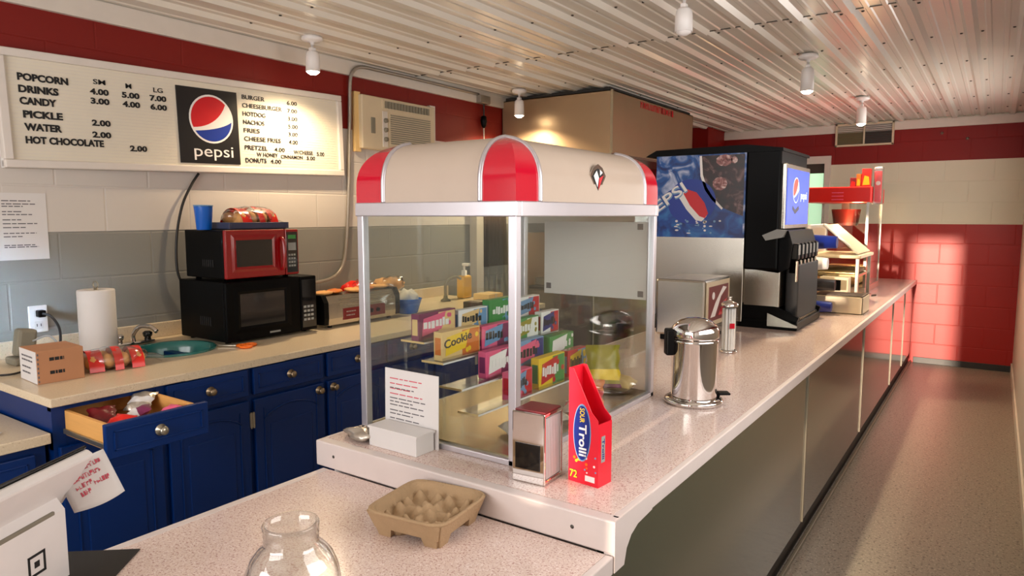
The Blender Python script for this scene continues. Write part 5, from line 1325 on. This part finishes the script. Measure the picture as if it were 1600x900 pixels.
sp_ = thing('soap_bottle', 'amber pump soap bottle before the white pipe boxing', 'soap bottle', (-3.13, 3.90, ZB))
mb = MB(); mb.box(-0.035, 0.035, -0.05, 0.05, 0, 0.165, K['soap'], 0.015); mb.build('bottle', sp_)
mb = MB(); mb.cyl((0, 0, 0.16), (0, 0, 0.20), 0.02, K['white'], 14); mb.cyl((0, 0, 0.20), (0, 0, 0.235), 0.008, K['white'], 10); mb.box(-0.012, 0.05, -0.014, 0.014, 0.232, 0.252, K['white'], 0.005); mb.build('pump', sp_)
for i, (x, y, w, h, m, lab) in enumerate(((-2.78, 3.72, 0.13, 0.075, 'tan', 'low tan carton at the far end of the back counter'), (-2.70, 3.50, 0.11, 0.05, 'brown', 'low dark brown carton before the tan one on the back counter'))):
    mb = MB(); mb.box(-w / 2, w / 2, -0.08, 0.08, 0, h, K[m], 0.003); mb.box(-w / 2 - 0.001, w / 2 + 0.001, -0.012, 0.012, 0.001, h + 0.001, K['bone'])
    o = mb.build('small_carton'); o.location = (x, y, ZB); set_props(o, lab, 'carton', 'small cartons on the far back counter')

# desk clutter at the left edge
mb = MB(); 
for k in range(5): mb.box(-0.11 + k * 0.004, 0.10 + k * 0.003, -0.14, 0.14, k * 0.0012, k * 0.0012 + 0.001, K['paper'], 0, RZ(R(k * 5 - 8)))
lines(mb, T(-0.08, -0.1, 0.0062) @ RZ(R(90)), 0.2, [-0.04, 0.0, -0.08], K['ink_soft'], 0.006, random.Random(12))
o = mb.build('paper_stack'); o.location = (-2.70, 0.70, 0.80); set_props(o, 'loose white papers on the low desk', 'papers')
tb = thing('tape_gun', 'black and orange tape gun on the low desk at the left edge', 'tape gun', (-2.62, 0.625, 0.80))
mb = MB(); mb.cyl((-0.025, 0, 0.045), (0.025, 0, 0.045), 0.045, K['black'], 20); mb.build('roll', tb)
mb = MB(); mb.box(-0.028, 0.028, 0.02, 0.10, 0.02, 0.05, K['orange'], 0.006); mb.build('frame', tb)
ph_ = thing('desk_gadget', 'grey card reader with its cord at the left edge of the back counter', 'card reader', (-3.20, 1.14, ZB))
mb = MB(); mb.box(-0.05, 0.05, -0.045, 0.045, 0, 0.03, K['louver'], 0.008); mb.box(-0.03, 0.03, -0.035, 0.035, 0.03, 0.14, K['louver'], 0.012, RX(R(-8))); mb.build('body', ph_)
mb = MB(); mb.tube(smooth([(0.03, 0.03, 0.09), (0.08, 0.07, 0.11), (0.10, 0.10, 0.06), (0.11, 0.11, 0.006)]), 0.004, K['grey_mark'], 8); mb.build('cord', ph_)
gb = thing('teal_adapter', 'small teal plug adapter with a dark cord near the cardboard box', 'adapter', (-2.99, 1.10, ZB))
mb = MB(); mb.box(-0.022, 0.022, -0.022, 0.022, 0, 0.045, K['teal'], 0.006); mb.build('body', gb)
mb = MB(); mb.tube(smooth([(-0.0, -0.02, 0.012), (0.02, -0.08, 0.008), (-0.02, -0.14, 0.008)]), 0.004, K['cord'], 8); mb.build('cord', gb)

# ------------------------------------------------------------------ things on the low counter
# moulded pulp drink carrier
cr_ = thing('pulp_cup_carrier', 'brown moulded pulp carrier for four cups on the low counter', 'cup carrier', (-1.062, 1.180, ZL), R(8))
N_ = 44; S_ = 0.105
def car_h(u, v):
    e = max(abs(u), abs(v))
    q = (abs(u) ** 6 + abs(v) ** 6) ** (1 / 6)
    if q > 0.97: return 0.052
    if q > 0.84: t = (q - 0.84) / 0.13; return 0.016 + 0.040 * min(1, t) ** 0.8
    z = 0.010
    for cx in (-0.42, 0.42):
        for cy in (-0.42, 0.42):
            d = math.hypot(u - cx, v - cy)
            if d < 0.26: z = min(z, 0.003)
            for k in range(4):   # grip tabs round each well
                a = math.pi / 4 + k * math.pi / 2
                dd = math.hypot(u - cx - 0.37 * math.cos(a), v - cy - 0.37 * math.sin(a))
                z = max(z, 0.012 + 0.032 * math.exp(-(dd / 0.145) ** 2))
    d = math.hypot(u, v); z = max(z, 0.014 + 0.034 * math.exp(-(d / 0.22) ** 2))
    z = max(z, 0.014 + 0.018 * math.exp(-(min(abs(u), abs(v)) / 0.08) ** 2))
    return z
vs = []; fs = []
for side in (0, 1):
    for j in range(N_ + 1):
        for i in range(N_ + 1):
            u = (i / N_ * 2 - 1); v = (j / N_ * 2 - 1)
            # round the corners of the square
            k = 1 - 0.085 * (abs(u) * abs(v)) ** 4
            h = car_h(u, v); fl = 0.90 + 0.10 * min(1, h / 0.05) if max(abs(u), abs(v)) > 0.8 else 0.95
            vs.append((u * S_ * k * fl, v * S_ * k * fl, 0.012 + h - side * 0.0035))
m_ = (N_ + 1) ** 2
for j in range(N_):
    for i in range(N_):
        a = j * (N_ + 1) + i
        fs.append((a, a + 1, a + N_ + 2, a + N_ + 1)); fs.append((m_ + a + N_ + 1, m_ + a + N_ + 2, m_ + a + 1, m_ + a))
for i in range(N_):
    for a, b in ((i, i + 1), (N_ * (N_ + 1) + i + 1, N_ * (N_ + 1) + i), ((i + 1) * (N_ + 1), i * (N_ + 1)), (i * (N_ + 1) + N_, (i + 1) * (N_ + 1) + N_)): fs.append((a, m_ + a, m_ + b, b))
mb = MB(); mb.add(vs, fs, K['pulp'], True); mb.build('tray', cr_)
mb = MB(); rim = []
for k in range(65):
    a = 2 * math.pi * k / 64; c, s_ = math.cos(a), math.sin(a); q = 0.1055 / (abs(c) ** 7 + abs(s_) ** 7) ** (1 / 7)
    rim.append((q * c, q * s_, 0.062))
mb.tube(rim, 0.004, K['pulp'], 8); mb.build('rim', cr_)
mb = MB()
def cone_sq(cx, cy, r0, r1, z0, z1): mb.lathe([(0, z0), (r0, z0), (r1, z1), (0, z1)], K['pulp'], (cx, cy, 0), 12)
for cx in (-0.045, 0.045):
    for cy in (-0.045, 0.045): cone_sq(cx, cy, 0.026, 0.036, 0.0, 0.022)
# skirt walls with gaps between the feet
for sx_, sy_, a in ((0, -1, 0), (1, 0, 90), (0, 1, 180), (-1, 0, 270)):
    mb.add([(-0.086, -0.089, 0.020), (0.086, -0.089, 0.020), (0.099, -0.102, 0.060), (-0.099, -0.102, 0.060), (-0.086, -0.085, 0.020), (0.086, -0.085, 0.020), (0.099, -0.098, 0.060), (-0.099, -0.098, 0.060)],
           [(0, 1, 2, 3), (7, 6, 5, 4), (0, 4, 5, 1), (2, 6, 7, 3), (0, 3, 7, 4), (1, 5, 6, 2)], K['pulp'], False, RZ(R(a)))
    for x in (-0.062, 0.062):
        mb.add([(x - 0.016, -0.084, 0.0), (x + 0.016, -0.084, 0.0), (x + 0.022, -0.0905, 0.024), (x - 0.022, -0.0905, 0.024), (x - 0.016, -0.055, 0.0), (x + 0.016, -0.055, 0.0), (x + 0.022, -0.055, 0.024), (x - 0.022, -0.055, 0.024)],
               [(0, 1, 2, 3), (7, 6, 5, 4), (0, 4, 5, 1), (2, 6, 7, 3), (0, 3, 7, 4), (1, 5, 6, 2)], K['pulp'], False, RZ(R(a)))
mb.build('foot', cr_)

jr = thing('glass_jar', 'empty clear glass jar with an open mouth at the near edge of the low counter', 'jar', (-0.985, 0.738, ZL))
mb = MB()
outer = [(0.0, 0.0), (0.055, 0.0), (0.068, 0.004), (0.078, 0.020), (0.0835, 0.05), (0.084, 0.085), (0.080, 0.112), (0.070, 0.136), (0.056, 0.152), (0.0475, 0.160), (0.0455, 0.166), (0.0475, 0.170), (0.0455, 0.175), (0.0480, 0.180), (0.0460, 0.186), (0.0485, 0.190), (0.0485, 0.196), (0.0465, 0.199)]
inner = [(0.0435, 0.198), (0.0425, 0.166), (0.052, 0.149), (0.066, 0.133), (0.0765, 0.110), (0.0805, 0.085), (0.080, 0.05), (0.075, 0.022), (0.064, 0.008), (0.0, 0.006)]
mb.lathe(outer + inner, K['jar'], n=56); mb.build('jar', jr)

# tablet point-of-sale stand seen from behind, with a taped note
import mathutils
tsd = thing('tablet_stand', 'white tablet checkout stand seen from behind with a square emblem', 'tablet stand', (-1.478, 0.545, ZL + 0.004), R(29))
# local: y along the width (right end +y), x towards the viewer
mb = MB(); mb.box(-0.11, 0.012, -0.20, 0.036, 0.0, 0.012, K['white'], 0.005); mb.build('base', tsd)
mb = MB(); mb.prism([(-0.02, 0.012), (0.012, 0.012), (0.012, 0.150), (-0.004, 0.172), (-0.05, 0.172), (-0.05, 0.15)], 0.30, K['white'], T(0, 0.036, 0) @ RX(R(90))); mb.build('neck', tsd)
mb = MB(T(-0.02, 0, 0.170) @ RY(R(36)))
mb.box(-0.010, 0.012, -0.22, 0.080, -0.03, 0.105, K['white'], 0.006); mb.build('tablet_shell', tsd)
mb = MB(T(-0.02, 0, 0.170) @ RY(R(36))); mb.box(-0.016, -0.010, -0.218, 0.078, -0.028, 0.108, K['black_gloss'], 0.002); mb.build('screen', tsd)
mb = MB(); mb.box(0.006, 0.0125, -0.19, 0.010, 0.148, 0.156, K['louver'], 0.002); mb.build('recess_shade', tsd)  # grey strip painted as the shade in the recess below the tablet
mb = MB(); EF = frame((0.012, -0.042, 0.075), (0, 1, 0), (0, 0, 1))
def ringsq(r, t, m, z=0.0):
    for a in ((-r, r, -r, -r + t), (-r, r, r - t, r), (-r, -r + t, -r, r), (r - t, r, -r, r)): mb.box(*a, z, z + 0.0008, m, 0, EF)
ringsq(0.021, 0.005, K['ink']); mb.box(-0.006, 0.006, -0.006, 0.006, 0, 0.0008, K['ink'], 0, EF); mb.build('emblem', tsd)['label'] = 'black square outline with a dot'
mb = MB()
NM = frame((-1.490, 0.600, 0.914), (0.037, 0.078, 0.036), (-0.045, 0.004, 0.08)) @ Matrix.Diagonal((0.85, 1.06, 1, 1))
g = []
for j in range(9):
    for i in range(9):
        u, v = i / 8, j / 8; g.append((u * 0.112, v * 0.085 - 0.012 * math.sin(u * 2.4) * (1 - v), 0.010 * math.sin(u * 3.0) + 0.006 * (v - 0.5)))
vs = g + [(x, y, z - 0.0008) for x, y, z in g]; fs = []
for j in range(8):
    for i in range(8):
        a = j * 9 + i; fs.append((a, a + 1, a + 10, a + 9)); fs.append((81 + a + 9, 81 + a + 10, 81 + a + 1, 81 + a))
for i in range(8):
    for a, b in ((i, i + 1), (72 + i + 1, 72 + i), ((i + 1) * 9, i * 9), (i * 9 + 8, (i + 1) * 9 + 8)): fs.append((a, 81 + a, 81 + b, b))
mb.add(vs, fs, K['paper'], True, NM)
rn = random.Random(77)
for (y, x0, x1) in ((0.064, 0.012, 0.095), (0.048, 0.020, 0.085), (0.033, 0.026, 0.060), (0.028, 0.066, 0.098), (0.018, 0.030, 0.052)):
    x = x0
    while x < x1:
        l = rn.uniform(0.004, 0.008); zz = 0.010 * math.sin(x / 0.112 * 3.0) + 0.006 * (y / 0.085 - 0.5) + 0.0008
        mb.box(x, x + 0.0013, y, y + rn.uniform(0.006, 0.010), zz - 0.0008, zz + 0.0006, K['pen_red'], 0, NM)
        mb.box(x, x + l * 0.8, y + rn.choice((0, 0.004, 0.008)), y + 0.0013 + rn.choice((0, 0.004, 0.008)), zz - 0.0008, zz + 0.0006, K['pen_red'], 0, NM); x += l
o = mb.build('handwritten_note'); set_props(o, 'white note with red handwriting taped to the tablet stand', 'note')
mb = MB(); mb.box(-0.11, 0.11, -0.14, 0.14, 0, 0.003, K['black_matte'], 0.001)
o = mb.build('black_mat'); o.location = (-1.50, 0.555, ZL + 0.0005); o.rotation_euler = (0, 0, R(40)); set_props(o, 'black mat under the tablet stand', 'mat')
